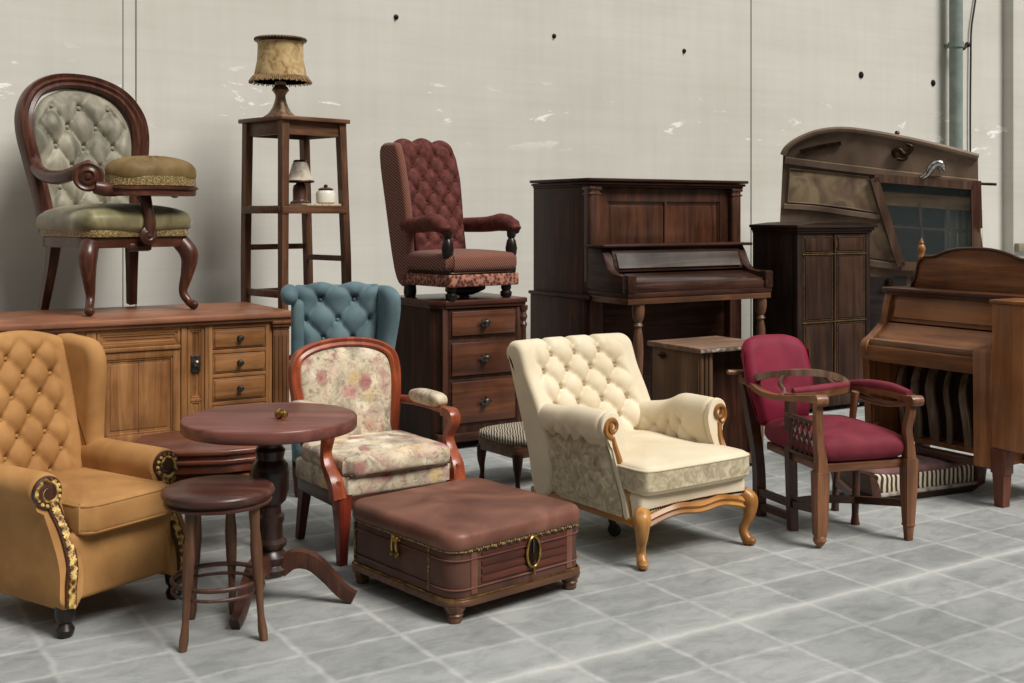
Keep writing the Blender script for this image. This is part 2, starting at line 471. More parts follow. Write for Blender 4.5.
for k, q in (('From Min', 2.75), ('From Max', 2.5)): zt.inputs[k].default_value = q
pn = noise(nt, coords(nt, (.8, 1, 2.6)), 2.3, 7, .68, .5)
pm = ramp(nt, pn, [(.60, (0, 0, 0)), (.64, (255, 255, 255))])
q1 = N(nt, 'ShaderNodeMath', operation='MULTIPLY'); L(nt, zb.outputs[0], q1.inputs[0]); L(nt, zt.outputs[0], q1.inputs[1])
q2 = N(nt, 'ShaderNodeMath', operation='MULTIPLY'); L(nt, q1.outputs[0], q2.inputs[0]); L(nt, pm, q2.inputs[1])
c = mixc(nt, q2.outputs[0], c, lin((240, 238, 232)))
L(nt, c, b.inputs['Base Color']); b.inputs['Roughness'].default_value = .9
bump(nt, b, noise(nt, v, 40, 5), .2, .003)
M_wall = m
struct(place(MB().box(-7, 14, 0, .25, 0, 5.2, 0).build('wall_back', M_wall), WB))
M_groove = newmat('groove')[0]; M_groove.node_tree.nodes['Principled BSDF'].inputs['Base Color'].default_value = lin((112, 108, 98))
M_groove.node_tree.nodes['Principled BSDF'].inputs['Roughness'].default_value = .9
for i, (px, w) in enumerate(((123, .006), (136, .009), (751, .012))):
    s = onwall(px); struct(place(MB().box(s-w/2, s+w/2, -.004, .05, 0, 5.2, .001).build('trim_%d' % (i+1), M_groove), WB))
s = onwall(1003)
struct(place(MB().box(s, s+1.6, -.14, .1, 0, 5.2, .01).build('wall_right', M_wall), WB))      # pilaster
M_ledge = newmat('ledge_stone')[0]; M_ledge.node_tree.nodes['Principled BSDF'].inputs['Base Color'].default_value = lin((136, 130, 110))
zl = onwall(1012, 247)[1]
struct(place(MB().box(s+.02, s+1.6, -.2, -.13, zl-.05, zl+.05, .008).build('trim_4', M_ledge), WB))
# bolts in the wall
M_iron = metal('dark_iron', (60, 52, 46), .5, .8)
bl = 'small dark bolt head in the bare wall '
for px, py, r, t in ((396, 17, .018, 'high above the burgundy tufted chair'), (554, 36, .017, 'high above the dark piano, left end'), (684, 51, .018, 'high above the dark piano, right half'),
                     (861, 75, .03, 'above the middle of the caravan roof'), (933, 83, .03, 'beside the green pipe, above the caravan')):
    s, z = onwall(px, py); o = MB().lathe([(r*1.3, 0), (r*1.3, .006), (r*.8, .008), (r*.7, .022), (r*.3, .026)], (0, 0, 0), 8, (0, -1, 0)).build('wall_bolt', M_iron)
    tag(o, bl+t, 'bolt', 'bolts in the back wall'); q = add2(WB, A, s, .001); place(o, q, A, z)
# pipe and cable
M_pipe = cloth('green_pipe_paint', (112, 124, 118), (140, 150, 142), .5, 0, 6, 60, .1)
s = onwall(956, None, .14); Yp = add2(add2(P0, A, 0, WV-.14), A, s, 0)[1]; rp = 6.5*Yp/F
pipe = thing('drain_pipe', 'grey green vertical pipe fixed to the wall right of the caravan', 'pipe', add2(WB, A, s, -.14), A)
MB().lathe([(rp, 0), (rp, 5.2)], (0, 0, 0), 18).build('pipe', M_pipe, pipe)
zc = H-(45-HZ)*Yp/F
for z in (.8, zc, 4.6):
    MB().lathe([(rp*1.18, z-.03), (rp*1.18, z+.03)], (0, 0, 0), 18).box(-.03, .03, rp*.5, .139, z-.02, z+.02, .003).build('collar', M_pipe, pipe)
MB().tube([(rp, 0, zc-.02), (rp+.09, .02, zc-.03), (rp+.16, .04, zc+.02)], .018, 8, n=4).ball((rp+.2, .05, zc+.03), .035).build('bracket', M_iron, pipe)
M_black = newmat('black_rubber')[0]; M_black.node_tree.nodes['Principled BSDF'].inputs['Base Color'].default_value = lin((38, 36, 34))
pts = []
for px, py in ((983, -60), (979, -20), (975, 8), (972, 30), (971.5, 60), (971, 110), (971, 170), (970, 260)):
    s, z = onwall(px, py, .04); pts.append((s, -.03, z))
pts.append((pts[-1][0], -.03, .02))
tag(place(MB().tube(pts, .011, 8, n=5).build('wall_cable', M_black), WB), 'thin black cable curving down the wall beside the green pipe', 'cable')

# ---------------------------------------------------------------- woods, cloths
def OAK(ax='z'): return wood('honey_oak', (142, 94, 52), (174, 124, 76), .42, ax, 20, .1)
def OAKD(ax='z'): return wood('dark_oak', (108, 68, 38), (136, 90, 54), .45, ax)  # dark brown oak for carcass, pilaster, plinth, feet and apron
def OAKT(ax='x'): return wood('red_oak_top', (146, 94, 68), (172, 120, 90), .38, ax, 16, .2)
def WAL(ax='z'): return wood('walnut', (98, 66, 46), (134, 94, 68), .42, ax, 24, .15)
def MAH(ax='z'): return wood('mahogany', (76, 42, 30), (108, 64, 46), .32, ax, 24, .35)
def DRK(ax='z'): return wood('dark_rosewood', (56, 34, 25), (84, 53, 40), .42, ax, 24, 0, .14)
def DRB(ax='z'): return wood('dark_brown', (72, 44, 33), (100, 62, 44), .38, ax, 24, .2)
def RED(ax='z'): return wood('red_cherry', (150, 70, 42), (188, 98, 58), .3, ax, 20, .4)
def SPN(ax='z'): return wood('spinet_wood', (138, 86, 50), (174, 118, 74), .36, ax, 18, .2)
def CHW(ax='z'): return wood('chair_oak', (118, 76, 50), (162, 112, 76), .35, ax, 20, .2)
def GLT(ax='z'): return wood('gilt_wood', (164, 108, 50), (206, 152, 84), .32, ax, 16, .25)
M_brass = metal('brass', (196, 160, 92), .3); M_pewter = metal('pewter', (120, 112, 104), .35); M_dkbr = metal('dark_bronze', (74, 56, 44), .4)
M_silver = metal('silver', (215, 212, 205), .25)

# ---------------------------------------------------------------- sideboard
SB = (-1.43, 7.34)
sbp = add2(SB, A, -1.1, .475)
sb = thing('sideboard', 'long oak sideboard with panelled doors and a stack of three drawers at its right end', 'sideboard', sbp, A)
LX = lambda s: s+1.1                   # distance from the right front corner -> local x
y0 = -.475
MB().box(LX(-2.2), LX(-.0), y0+.03, .45, .09, .83, .003).build('carcass', OAKD(), sb)
t = MB(); t.box(LX(-2.23), LX(.045), y0-.04, .475, .85, .885, .008); t.box(LX(-2.22), LX(.03), y0-.022, .47, .828, .852, .006); t.build('top', OAKT('x'), sb)
f = MB()
for a, b_ in ((-2.2, -2.12), (-1.75, -1.67), (-1.235, -1.175), (-.68, -.645), (-.535, -.515)): f.box(LX(a), LX(b_), y0, y0+.04, .1, .83, .004)
f.box(LX(-2.2), LX(-.0), y0+.004, y0+.04, .09, .15, .004); f.box(LX(-2.2), LX(0), y0+.003, y0+.04, .81, .83, .003)
f.build('face_frame', OAK('z'), sb)
def knob(parent, x, y, z, mat, r=.016, name='knob'):
    MB().lathe([(r*1.25, 0), (r*1.25, .004), (r*.45, .007), (r*.45, .014), (r, .02), (r*1.05, .027), (r*.7, .034), (.001, .036)], (x, y, z), 14, (0, -1, 0)).build(name, mat, parent)
for a, b_ in ((-2.12, -1.75), (-1.67, -1.235), (-1.175, -.68)):
    m = MB(); framed(m, LX(a)+.004, LX(b_)-.004, .15, .69, y0+.004, .022, .045, (), .012)
    m.box(LX(a)+.004, LX(b_)-.004, y0-.008, y0+.02, .69, .715, .006); m.box(LX(a)+.004, LX(b_)-.004, y0+.008, y0+.03, .665, .69, .004)
    if a > -1.2: m.box(LX(-.93)-.002, LX(-.93)+.002, y0+.008, y0+.02, .2, .64, 0)
    d = m.build('door', OAK('z'), sb)
    m = MB(); framed(m, LX(a)+.004, LX(b_)-.004, .715, .812, y0+.004, .022, .02, (), .01); m.build('frieze_panel', OAK('x'), sb)
m = MB(); framed(m, LX(-.642), LX(-.537), .15, .812, y0+.006, .022, .02, (.36,), .01); d = m.build('narrow_door', OAK('z'), sb)
MB().box(LX(-.62), LX(-.563), y0-.001, y0+.012, .54, .645, .004).build('lock_plate', M_pewter, d); knob(d, LX(-.592), y0-.002, .595, M_pewter, .02)
zz = [.81, .655, .505, .335, .15]
for i in range(4):
    z1, z0 = zz[i]-.012, zz[i+1]+.012
    MB().box(LX(-.515), LX(-.12), y0+.002, y0+.03, zz[i]-.012, zz[i]+.012, .003).build('drawer_rail', OAK('x'), sb)
    m = MB(); m.box(LX(-.485), LX(-.15), y0+.002, y0+.03, z0+.004, z1-.004, .004); m.box(LX(-.475), LX(-.16), y0-.006, y0+.01, z0+.014, z1-.014, .007)
    d = m.build('drawer', OAK('x'), sb); knob(d, LX(-.315), y0-.005, (z0+z1)/2, M_pewter, .017)
m = MB()
m.box(LX(-.515), LX(-.487), y0, y0+.03, .1, .83, .003); m.box(LX(-.148), LX(-.105), y0, y0+.03, .1, .83, .003); m.build('drawer_frame', OAK('z'), sb)
m = MB(); m.box(LX(-.103), LX(.006), y0-.012, y0+.06, .1, .77, .006)
for i in range(4): m.box(LX(-.095+i*.026), LX(-.08+i*.026), y0-.018, y0, .14, .74, .006)
for z, o_ in ((.77, .0), (.79, .012), (.81, .022)): m.box(LX(-.105)-o_*.4, LX(.008)+o_, y0-.014-o_, y0+.06, z, z+.02, .005)
m.build('pilaster', OAKD('z'), sb)
m = MB(); m.box(LX(-2.21), LX(.02), y0-.02, .45, .07, .11, .01); m.build('plinth', OAKD('x'), sb)
for x in (-2.15, -.06):
    for y in (y0+.04, .40):
        MB().lathe([(.03, 0), (.036, .012), (.024, .03), (.04, .055), (.045, .075)], (LX(x), y, 0), 16).build('foot', OAKD(), sb)
SBZ = .885

# ---------------------------------------------------------------- balloon back chair on the sideboard
M_gsilk = pattern('green_silk', [(.3, (92, 88, 74)), (.48, (128, 122, 104)), (.62, (150, 144, 124)), (.75, (170, 162, 140))], 7, 'noise', .5, .35, 1.2, (0, 0, .5), (1, 1, .5))
M_gseat = pattern('olive_silk', [(.3, (84, 78, 52)), (.5, (120, 112, 76)), (.7, (158, 148, 108))], 5, 'noise', .42, .35, 1.0, (0, 0, .4), (1.5, 1, .5))
M_olive = cloth('brown_olive_velvet', (92, 74, 42), (126, 102, 62), .6, .4, 6)
M_gold = pattern('gold_braid', [(.2, (70, 56, 34)), (.5, (116, 96, 58)), (.75, (160, 138, 92))], 110, 'vor', .5, .1)
bc = (-2.60, 7.49)
ch = thing('armchair', 'balloon back armchair in tufted grey green silk standing on the oak sideboard', 'chair', (bc[0], bc[1], SBZ+.001), 46)
lean = tilt(14, .30, .50)
out = [(-.31, .50), (-.33, .72), (-.375, .98), (-.402, 1.16), (-.385, 1.31), (-.30, 1.45), (-.16, 1.53), (0, 1.555), (.16, 1.53), (.30, 1.45), (.385, 1.31), (.402, 1.16), (.375, .98), (.33, .72), (.31, .50)]
cv = lambda x, y, z: lean(x, y+.30-.25*abs(x)**1.6, z)      # the back wraps slightly round the sitter
m = MB(); sec = [(-1, -.55), (-.75, -1), (-.3, -.75), (0, -1.05), (.35, -.75), (.8, -1), (1, -.5), (1, .7), (-1, .7)]
P = crv([(x, 0, z) for x, z in out], 6); m.tube(P, .052, section=sec, up=(0, 1, 0)); m.warp(cv); m.build('back_frame', MAH(), ch, ang=50)
inn = [(x*.85, .56+(z-.56)*.94-.0) for x, z in out[1:-1]]+[(.26, .60), (0, .585), (-.26, .60)]
tp = [(x, s+1.08) for x, s in lattice(.2, .14, -.26, .26, -.30, .33) if abs(x) < .3-.5*max(0, s-.2)]
m = pad(inn, .055, cv, dict(a=.2, b=.14, D=.04, z0=1.08, pts=tp), 44, 150, .02); bk = m.build('backrest', M_gsilk, ch, ang=80); buttons(m.btn, .016, M_gsilk, bk)
m = MB()                                # seat rail, serpentine in front
sr = [(-.33, -.34), (-.2, -.375), (0, -.355), (.2, -.375), (.33, -.34), (.35, -.1), (.33, .3), (0, .33), (-.33, .3), (-.35, -.1)]
S = crv([(x, y, 0) for x, y in sr], 5, True); S2 = [(p.x, p.y) for p in S]
m.prism(S2, .41, .475, 'xy', .008); m.box(-.08, .08, -.375, -.33, .385, .44, .02); m.build('seat_rail', MAH('x'), ch)
m = MB(); m.tube([(p.x*1.01, p.y*1.01, .50) for p in S], .035, section=[(-.5, -.62), (.3, -.62), (.4, 0), (.3, .62), (-.5, .62)], up=(0, 0, 1), closed=True); m.build('seat_braid', M_gold, ch)
cushion(-.395, .395, -.41, .36, .475, .665, .3, .025).build('seat', M_gseat, ch, ang=70)
for sx_ in (-1, 1):
    m = MB(); m.tube([(sx_*.30, -.31, .45), (sx_*.345, -.36, .36), (sx_*.335, -.355, .24), (sx_*.315, -.335, .12), (sx_*.335, -.365, .055), (sx_*.35, -.395, .034)], [.055, .06, .042, .027, .026, .03], 12, n=6, up=None)
    m.ball((sx_*.352, -.40, .031), .031, 10, (1, 1.2, 1)); m.build('leg', MAH(), ch)
    m = MB(); m.tube([(sx_*.27, .26, .45), (sx_*.285, .29, .25), (sx_*.31, .34, 0.001)], [.036, .03, .026], section=[(-1, -1), (1, -1), (1, 1), (-1, 1)], n=5, up=(0, 1, 0)); m.build('leg', MAH(), ch)
# left arm ending in a scroll, right arm carrying a cushioned pad on a post
m = MB(); m.tube([(-.365, .40, 1.02), (-.37, .30, .92), (-.375, .15, .865), (-.37, -.02, .85), (-.355, -.15, .865), (-.335, -.25, .90), (-.315, -.32, .93)], [.045, .042, .044, .045, .042, .035, .025], 12, n=6)
m.build('arm', MAH(), ch)
m = MB(); m.lathe([(.075, -.03), (.088, -.025), (.094, -.005), (.092, .015), (.08, .024), (.07, .018), (.06, .016), (.05, .026), (.036, .03), (.03, .02), (.02, .02), (.014, .034), (.004, .036)], (-.325, -.33, .85), 30, (-.45, -.89, 0)); m.tube([(-.30, -.36, .785), (-.24, -.37, .775), (-.16, -.36, .77)], [.04, .046, .042], 10, n=5); m.build('arm_scroll', MAH(), ch)
oc = (.085, -.345)
m = MB(); o2 = [(oc[0]+.30*math.cos(2*PI*i/40)*(1 if abs(math.cos(2*PI*i/40)) < 2 else 1), oc[1]+.19*math.sin(2*PI*i/40)) for i in range(40)]
m.prism(o2, .735, .79, 'xy', .016, 3); m.prism([(oc[0]+(x-oc[0])*1.05, oc[1]+(y-oc[1])*1.05) for x, y in o2], .775, .795, 'xy', .008); pt_ = m.build('arm_tray', MAH('x'), ch)
m = MB(); m.tube([(oc[0]+.29*math.cos(2*PI*i/40), oc[1]+.18*math.sin(2*PI*i/40), .83) for i in range(40)], .038, section=[(-.3, -.8), (.3, -.8), (.2, .7), (-.3, .8)], up=(0, 0, 1), closed=True); m.build('fringe', M_gold, pt_)
m = cushion(oc[0]-.29, oc[0]+.29, oc[1]-.18, oc[1]+.18, .80, .95, .8, .03); m.warp(lambda x, y, z: (x, y, z+(.012*math.sin(9*math.atan2(y-oc[1], x-oc[0])) if z > .87 else 0))); m.build('arm_cushion', M_olive, pt_, ang=80)
m = MB(); m.tube([(oc[0]-.06, -.36, .74), (oc[0]-.06, -.41, .66), (oc[0]-.05, -.415, .56), (oc[0]-.06, -.40, .47)], [.045, .03, .04, .035], 10, n=5)
m.lathe([(.055, 0), (.058, .012), (.04, .022), (.03, .028), (.02, .022), (.008, .034)], (oc[0]-.06, -.41, .485), 18, (0, -1, 0)); m.build('arm_post', DRB(), ch)
# plain right arm towards the back frame
m = MB(); m.tube([(.36, .36, .95), (.39, .15, .82), (.38, -.1, .765), (.30, -.25, .76)], [.03, .03, .035, .035], 10, n=5); m.build('arm', MAH(), ch)

# ---------------------------------------------------------------- tall stand with lamps
sp0 = (-1.562, 7.85); SZ = 2.18; SW, SD = .50, .47
sc_ = add2(sp0, 45, SW/2, SD/2)
sd = thing('plant_stand', 'tall slim wooden stand with splayed legs and one shelf between sideboard and teal chair', 'stand', sc_, 45)
m = MB(); m.box(-SW/2-.04, SW/2+.04, -SD/2-.04, SD/2+.04, SZ-.03, SZ, .006); m.build('top', WAL('x'), sd)
m = MB()
for q in ((-SW/2+.02, SW/2-.02, -SD/2, -SD/2+.02), (-SW/2+.02, SW/2-.02, SD/2-.02, SD/2), (-SW/2, -SW/2+.02, -SD/2, SD/2), (SW/2-.02, SW/2, -SD/2, SD/2)): m.box(*q, SZ-.125, SZ-.03, .003)
m.build('apron', WAL('x'), sd)
for a in (-1, 1):
    for b_ in (-1, 1):
        sq = [(-1, -1), (1, -1), (1, 1), (-1, 1)]
        MB().tube([(a*(SW/2-.01), b_*(SD/2-.01), SZ-.031), (a*(SW/2+(.03 if a > 0 else 0)), b_*(SD/2+.0), 1.2), (a*(SW/2+(.06 if a > 0 else 0)), b_*(SD/2+.0), 0)], [.028, .026, .024], section=sq, up=(0, 1, 0)).build('leg', WAL('z'), sd)
m = MB(); m.box(-SW/2-.02, SW/2+.02, -SD/2-.02, SD/2+.02, 1.545, 1.565, .004); m.box(-SW/2-.02, SW/2+.02, -SD/2-.03, -SD/2-.01, 1.51, 1.56, .004); m.box(-SW/2-.03, -SW/2-.01, -SD/2, SD/2, 1.51, 1.56, .004); m.build('shelf', WAL('x'), sd)
for z, k in ((1.27, -.005), (.95, .0), (.45, .0)):
    m = MB(); m.box(-SW/2-k, SW/2+k, SD/2, SD/2+.03, z-.02, z+.02, .005); m.build('rung', WAL('x'), sd)
    if z < 1.2: m = MB(); m.box(-SW/2-k-.012, -SW/2-k+.016, -SD/2, SD/2, z-.02, z+.03, .005); m.build('rung', WAL('x'), sd)
    m = MB(); m.box(SW/2+(1.7-z)*.034-.016, SW/2+(1.7-z)*.034+.012, -SD/2, SD/2, z-.1, z-.06, .005); m.build('rung', WAL('x'), sd)
M_shade = pattern('parchment_shade', [(.3, (120, 92, 56)), (.42, (168, 138, 92)), (.62, (196, 170, 124)), (.8, (178, 150, 104))], 16, 'noise', .8, .1, 1.0)
M_fringe = pattern('brown_fringe', [(.3, (96, 72, 46)), (.7, (150, 122, 84))], 60, 'noise', .9, .1, 0, (0, 0, 0), (1, 1, .1))
lp = ray(280.5, 8.2); k = 8.2/F
la = thing('table_lamp', 'tall table lamp with spotted parchment shade and fringe on top of the wooden stand', 'lamp', (lp[0], lp[1], SZ), 20)
la.scale = (1, 1, 1.05)
MB().lathe([(.118, 0), (.122, .012), (.118, .02), (.1, .03), (.078, .05), (.058, .08), (.044, .115), (.036, .15), (.036, .165), (.045, .18), (.062, .2), (.05, .22), (.036, .235), (.04, .26), (.04, .3), (.012, .31)], (0, 0, 0), 28).build('base', metal('old_brass', (158, 128, 98), .45, .6), la)
m = MB(); n_ = 32
pr = [(27*k, .255), (26.5*k, .26), (26*k, .3), (23*k, .40), (22.3*k, .5), (23.5*k, .535), (22.5*k, .535), (21.3*k, .5), (22*k, .4), (25*k, .3), (26*k, .255)]
m.lathe(pr, (0, 0, 0), 36); m.build('lamp_shade', M_shade, la)
m = MB()
for i in range(90):
    a = 2*PI*i/90; r0, r1 = 26.8*k, 31*k
    m.tube([(r0*math.cos(a), r0*math.sin(a), .29), (r1*math.cos(a), r1*math.sin(a), .25+.006*math.sin(i*2.3))], [.006, .005], 4)
m.build('fringe', M_fringe, la)
m = MB()
for i in range(50):
    a = 2*PI*i/50; m.ball((24.3*k*math.cos(a), 24.3*k*math.sin(a), .54), .014, 6)
m.lathe([(23*k, .522), (25.5*k, .53), (25.5*k, .545), (22*k, .548)], (0, 0, 0), 40)
m.build('shade_trim', M_dkbr, la)
sz = 1.566
cl = ray(317, 8.2)
tag(place(MB().prism(rrect(-.2, .2, -.13, .13, .03), 0, .014, 'xy', .004).build('folded_cloth', pattern('lace_cloth', [(.3, (150, 130, 100)), (.6, (206, 190, 158))], 40, 'noise')), cl, 45, sz), 'beige lace runner lying on the shelf of the wooden stand', 'cloth')
lp = ray(300, 8.2)
l2 = thing('shelf_lamp', 'little lamp with dark glass shade standing on the shelf of the wooden stand', 'lamp', (lp[0], lp[1], sz+.0145), 10)
MB().lathe([(.07, 0), (.07, .012), (.055, .02), (.05, .03), (.052, .1), (.046, .13), (.03, .14), (.02, .16)], (0, 0, 0), 20).build('base', DRB(), l2)
MB().lathe([(.095, .15), (.1, .158), (.078, .2), (.056, .28), (.045, .3), (.04, .3), (.05, .28), (.072, .2), (.092, .155)], (0, 0, 0), 24).build('lamp_shade', pattern('grey_shade', [(.3, (110, 98, 84)), (.6, (196, 186, 166))], 12, 'noise', .5, .1), l2)
MB().lathe([(.098, .15), (.103, .158), (.098, .166)], (0, 0, 0), 24).lathe([(.046, .296), (.05, .303), (.04, .312)], (0, 0, 0), 20).build('shade_trim', M_dkbr, l2)
lp = ray(318, 8.22)
j = thing('jar', 'squat white jar with dark lid beside the little lamp on the shelf', 'jar', (lp[0]+.06, lp[1]-.03, sz+.0145))
MB().lathe([(.055, 0), (.068, .01), (.07, .07), (.06, .09), (.05, .094)], (0, 0, 0), 24).build('body', newmat('cream_china')[0], j)
j.children[0].data.materials[0].node_tree.nodes['Principled BSDF'].inputs['Base Color'].default_value = lin((226, 220, 204)); j.children[0].data.materials[0].node_tree.nodes['Principled BSDF'].inputs['Roughness'].default_value = .25
MB().lathe([(.052, .095), (.054, .105), (.03, .115), (.012, .118), (.016, .13), (.004, .138)], (0, 0, 0), 20).build('lid', DRB(), j)
# ---------------------------------------------------------------- mustard wing chair
M_must = cloth('mustard_velvet', (138, 96, 52), (180, 134, 81), .75, .35, 3.0)
M_carve = pattern('carved_gilt', [(.2, (60, 40, 20)), (.45, (150, 114, 58)), (.75, (212, 182, 112))], 45, 'vor', .35, 0)
M_blk = wood('black_turned_wood', (34, 26, 22), (52, 40, 34), .3)
yc = thing('wing_chair', 'mustard velvet wing chair with tufted back and gilt carved front posts at the far left', 'chair', (-1.708, 4.459), 57)
MB().box(-.235, .235, -.315, .30, .115, .36, .02, 3).build('seat_base', M_must, yc)
m = puff(rrect(-.21, .21, -.365, .22, .07, 5), .345, .468, .032, .02); st_ = m.build('seat_cushion', M_must, yc, ang=70)
for z in (.455, .36): MB().tube([(x, y, z) for x, y in rrect(-.204, .204, -.359, .214, .064, 6)], .005, 8, closed=True).build('piping', M_must, st_)
prof = [(.19, .36), (.21, .5), (.255, .7), (.30, .88), (.325, .985), (.345, 1.02), (.38, 1.03), (.415, 1.01), (.42, .95), (.39, .7), (.345, .4), (.31, .14), (.24, .14)]
tf = dict(a=.125, b=.078, D=.026, s0=.04, s1=.62, x1=.135)
m = loft(prof, .225, 54, .03, 170, wf=lambda y, z: 1-.0*z, tf=tf, warp=lambda x, y, z: (x, y, z-(.9*x*x if z > .8 else 0)*sstep(.8, 1.0, z)))
bk = m.build('backrest', M_must, yc, ang=80); buttons([q for q in m.btn if q[1].y < .1], .009, M_must, bk)
yset = lambda z: .115*sstep(.2, .52, z)
for sx_ in (-1, 1):
    out = [(.36, .50), (.40, .80), (.415, .97), (.37, 1.0), (.30, .995), (.21, .98), (.165, .93), (.155, .85), (.165, .70), (.17, .58), (.165, .50)]
    m = loft(out, .042, 4, .038, 80, c=sx_*.238, warp=lambda x, y, z: (x+sx_*(.38-y)*.10, y, z)); m.build('wing', M_must, yc, ang=80)
    # arm: padded wall rolling outwards at the top
    arm = [(.20, .12), (.20, .46), (.20, .52), (.225, .563), (.27, .575), (.315, .555), (.33, .515), (.315, .475), (.29, .45), (.285, .3), (.285, .12)]
    arm = [(sx_*a, b_) for a, b_ in arm]
    m = MB(); P_, T_ = resample(crv([(a, b_, 0) for a, b_ in arm], 4, True), 60)
    sec = [(p.x, p.y) for p in P_]
    m.prism(sec, -.335, .32, 'xz', .018, 3); m.warp(lambda x, y, z: (x, y+(yset(z) if y < 0 else 0), z)); a_ = m.build('arm', M_must, yc, ang=60)
    # carved front post: dark edges, gilt vine between
    ctr = [(sx_*.262, .505), (sx_*.245, .44), (sx_*.232, .36), (sx_*.238, .26), (sx_*.25, .18), (sx_*.25, .115)]
    ctr3 = [(a, -.341, b_) for a, b_ in ctr]; C_ = crv(ctr3, 8)
    m = MB(); m.tube(C_, [.026, .022, .021, .02], section=[(-1, -.25), (1, -.25), (1, .4), (-1, .4)], up=(0, 1, 0))
    m.lathe([(.058, 0), (.058, .012), (.05, .016), (.044, .012), (.03, .02), (.012, .022)], (sx_*.266, -.334, .508), 24, (0, -1, 0)); m.warp(lambda x, y, z: (x, y+yset(z), z)); post = m.build('front_post', DRB(), a_)
    m = MB()
    for i, p in enumerate(crv(ctr3, 22)):
        for d_ in (-1, 0, 1):
            m.ball((p.x+d_*.0085+.003*math.sin(i*1.9+d_), p.y-.008, p.z+.003*math.sin(i*2.7+2*d_)), .0048+.0012*math.sin(i*.8+d_*2), 5, (1, .8, 1.15))
    m.tube(spiral((sx_*.266, .508), .048, .012, 1.6, 200, 'xz', -.348, 36, sx_), .0075, 6)
    for i in range(14): m.ball((sx_*.266+.046*math.cos(i*.45), -.35, .508+.046*math.sin(i*.45)), .0075, 6)
    m.warp(lambda x, y, z: (x, y+yset(z), z)); m.build('gilt_carving', M_carve, post)
    for y in (-.30, .27):
        MB().lathe([(.022, 0), (.03, .01), (.034, .028), (.026, .042), (.022, .05), (.032, .062), (.036, .085), (.036, .118)], (sx_*.245, y, 0), 16).build('leg', M_blk, yc)
# gilt bead edge of the near wing
m = MB()
for i in range(34):
    t = i/33; m.ball((-.262, .162-.012*math.sin(t*3), .56+t*.38), .008, 6)
m.build('gilt_beading', M_carve, yc)

# ---------------------------------------------------------------- trunk
M_lea = pattern('oxblood_leather', [(.3, (84, 52, 42)), (.5, (106, 68, 55)), (.7, (130, 88, 73))], 4, 'noise', .4, 0, .8)
M_lea2 = pattern('dark_leather', [(.3, (62, 40, 33)), (.6, (88, 58, 48))], 6, 'noise', .42, 0, .6)
tw, td = .333, .345
tk = thing('trunk', 'low square leather trunk with brass clasp and slatted side before the floral chair', 'trunk', (-.19, 4.66), 41)
MB().prism(rrect(-tw, tw, -td, td, .07), .085, .262, 'xy', .006).build('body', M_lea2, tk)
m = rslab(-tw-.012, tw+.012, -td-.012, td+.012, .08, .268, .336, .03, 9)
m.warp(lambda x, y, z: (x, y, z+(.012*(1-(x/.33)**2)*(1-(y/.34)**2) if z > .3 else 0))); m.build('lid', M_lea, tk, ang=60)
MB().prism(rrect(-tw-.013, tw+.013, -td-.013, td+.013, .08), .064, .088, 'xy', .006).build('base_moulding', WAL('x'), tk)
per = [(p[0], p[1]) for p in rrect(-tw-.004, tw+.004, -td-.004, td+.004, .075, 6)]
for z, r, mt_, nm in ((.265, .0045, M_gold, 'gold_cord'), (.232, .003, M_lea, 'leather_band'), (.125, .003, M_lea, 'leather_band'), (.091, .003, M_brass, 'brass_bead')):
    MB().tube([(x, y, z) for x, y in per], r, 6, closed=True).build(nm, mt_, tk)
m = MB()
for i in range(56): m.ball((-tw+.05+i*.0105, -td-.011, .266+.004*math.sin(i*1.7)), .0042, 5)
m.build('gold_cord', M_gold, tk)
# the side facing right carries slats; local +x side is hidden, the two seen faces are -y (right in the picture) and -x (left)
m = MB()
for i in range(4): m.box(-.20, .235, -td-.006, -td+.01, .135+i*.03, .16+i*.03, .006)
m.build('slatted_panel', wood('red_slats', (84, 42, 32), (112, 60, 46), .4, 'x'), tk)
for x in (-.232, .253): MB().box(x-.018, x+.014, -td-.004, -td+.01, .1, .255, .004).build('corner_strap', M_lea, tk)
for y in (-.20, .30): MB().box(-tw-.004, -tw+.01, y-.003, y+.003, .1, .258, .001).build('seam', M_gold, tk)
m = MB(); m.lathe([(.036, 0), (.038, .004), (.03, .006), (.028, .004)], (.05, -td-.006, .205), 28, (0, -1, 0), (1, 1)); m.warp(lambda x, y, z: (.05+(x-.05)*.85, y, .205+(z-.205)*1.55)); es = m.build('escutcheon', M_dkbr, tk)
m = MB(); m.tube([(.05+.033*math.cos(2*PI*i/30), -td-.014, .205+.058*math.sin(2*PI*i/30)) for i in range(30)], .0055, 8, closed=True); m.ball((.05, -td-.016, .142), .008, 8); m.tube([(.05, -td-.016, .142), (.052, -td-.018, .118)], .004, 6); m.build('ring', M_brass, es)
MB().box(.046, .054, -td-.016, -td-.008, .2, .255, .002).build('keyhole', M_black, es)
m = MB(); m.box(-tw-.012, -tw, -.03, .03, .245, .262, .003); m.tube([(-tw-.012, -.012, .255), (-tw-.02, -.014, .23), (-tw-.014, -.018, .2)], .007, 8, n=4); m.tube([(-tw-.012, .012, .255), (-tw-.02, .012, .23), (-tw-.014, .014, .2)], .006, 8, n=4)
m.ball((-tw-.016, -.018, .195), .013, 8); m.ball((-tw-.016, .014, .195), .011, 8); m.lathe([(.012, 0), (.014, .005), (.006, .01)], (-tw-.01, 0, .25), 12, (-1, 0, 0)); m.build('clasp', M_brass, tk)
for x in (-tw+.04, tw-.04):
    for y in (-td+.04, td-.04): MB().lathe([(.024, 0), (.028, .008), (.027, .02), (.034, .03), (.03, .036), (.04, .05), (.044, .066)], (x, y, 0), 18).build('foot', WAL(), tk)

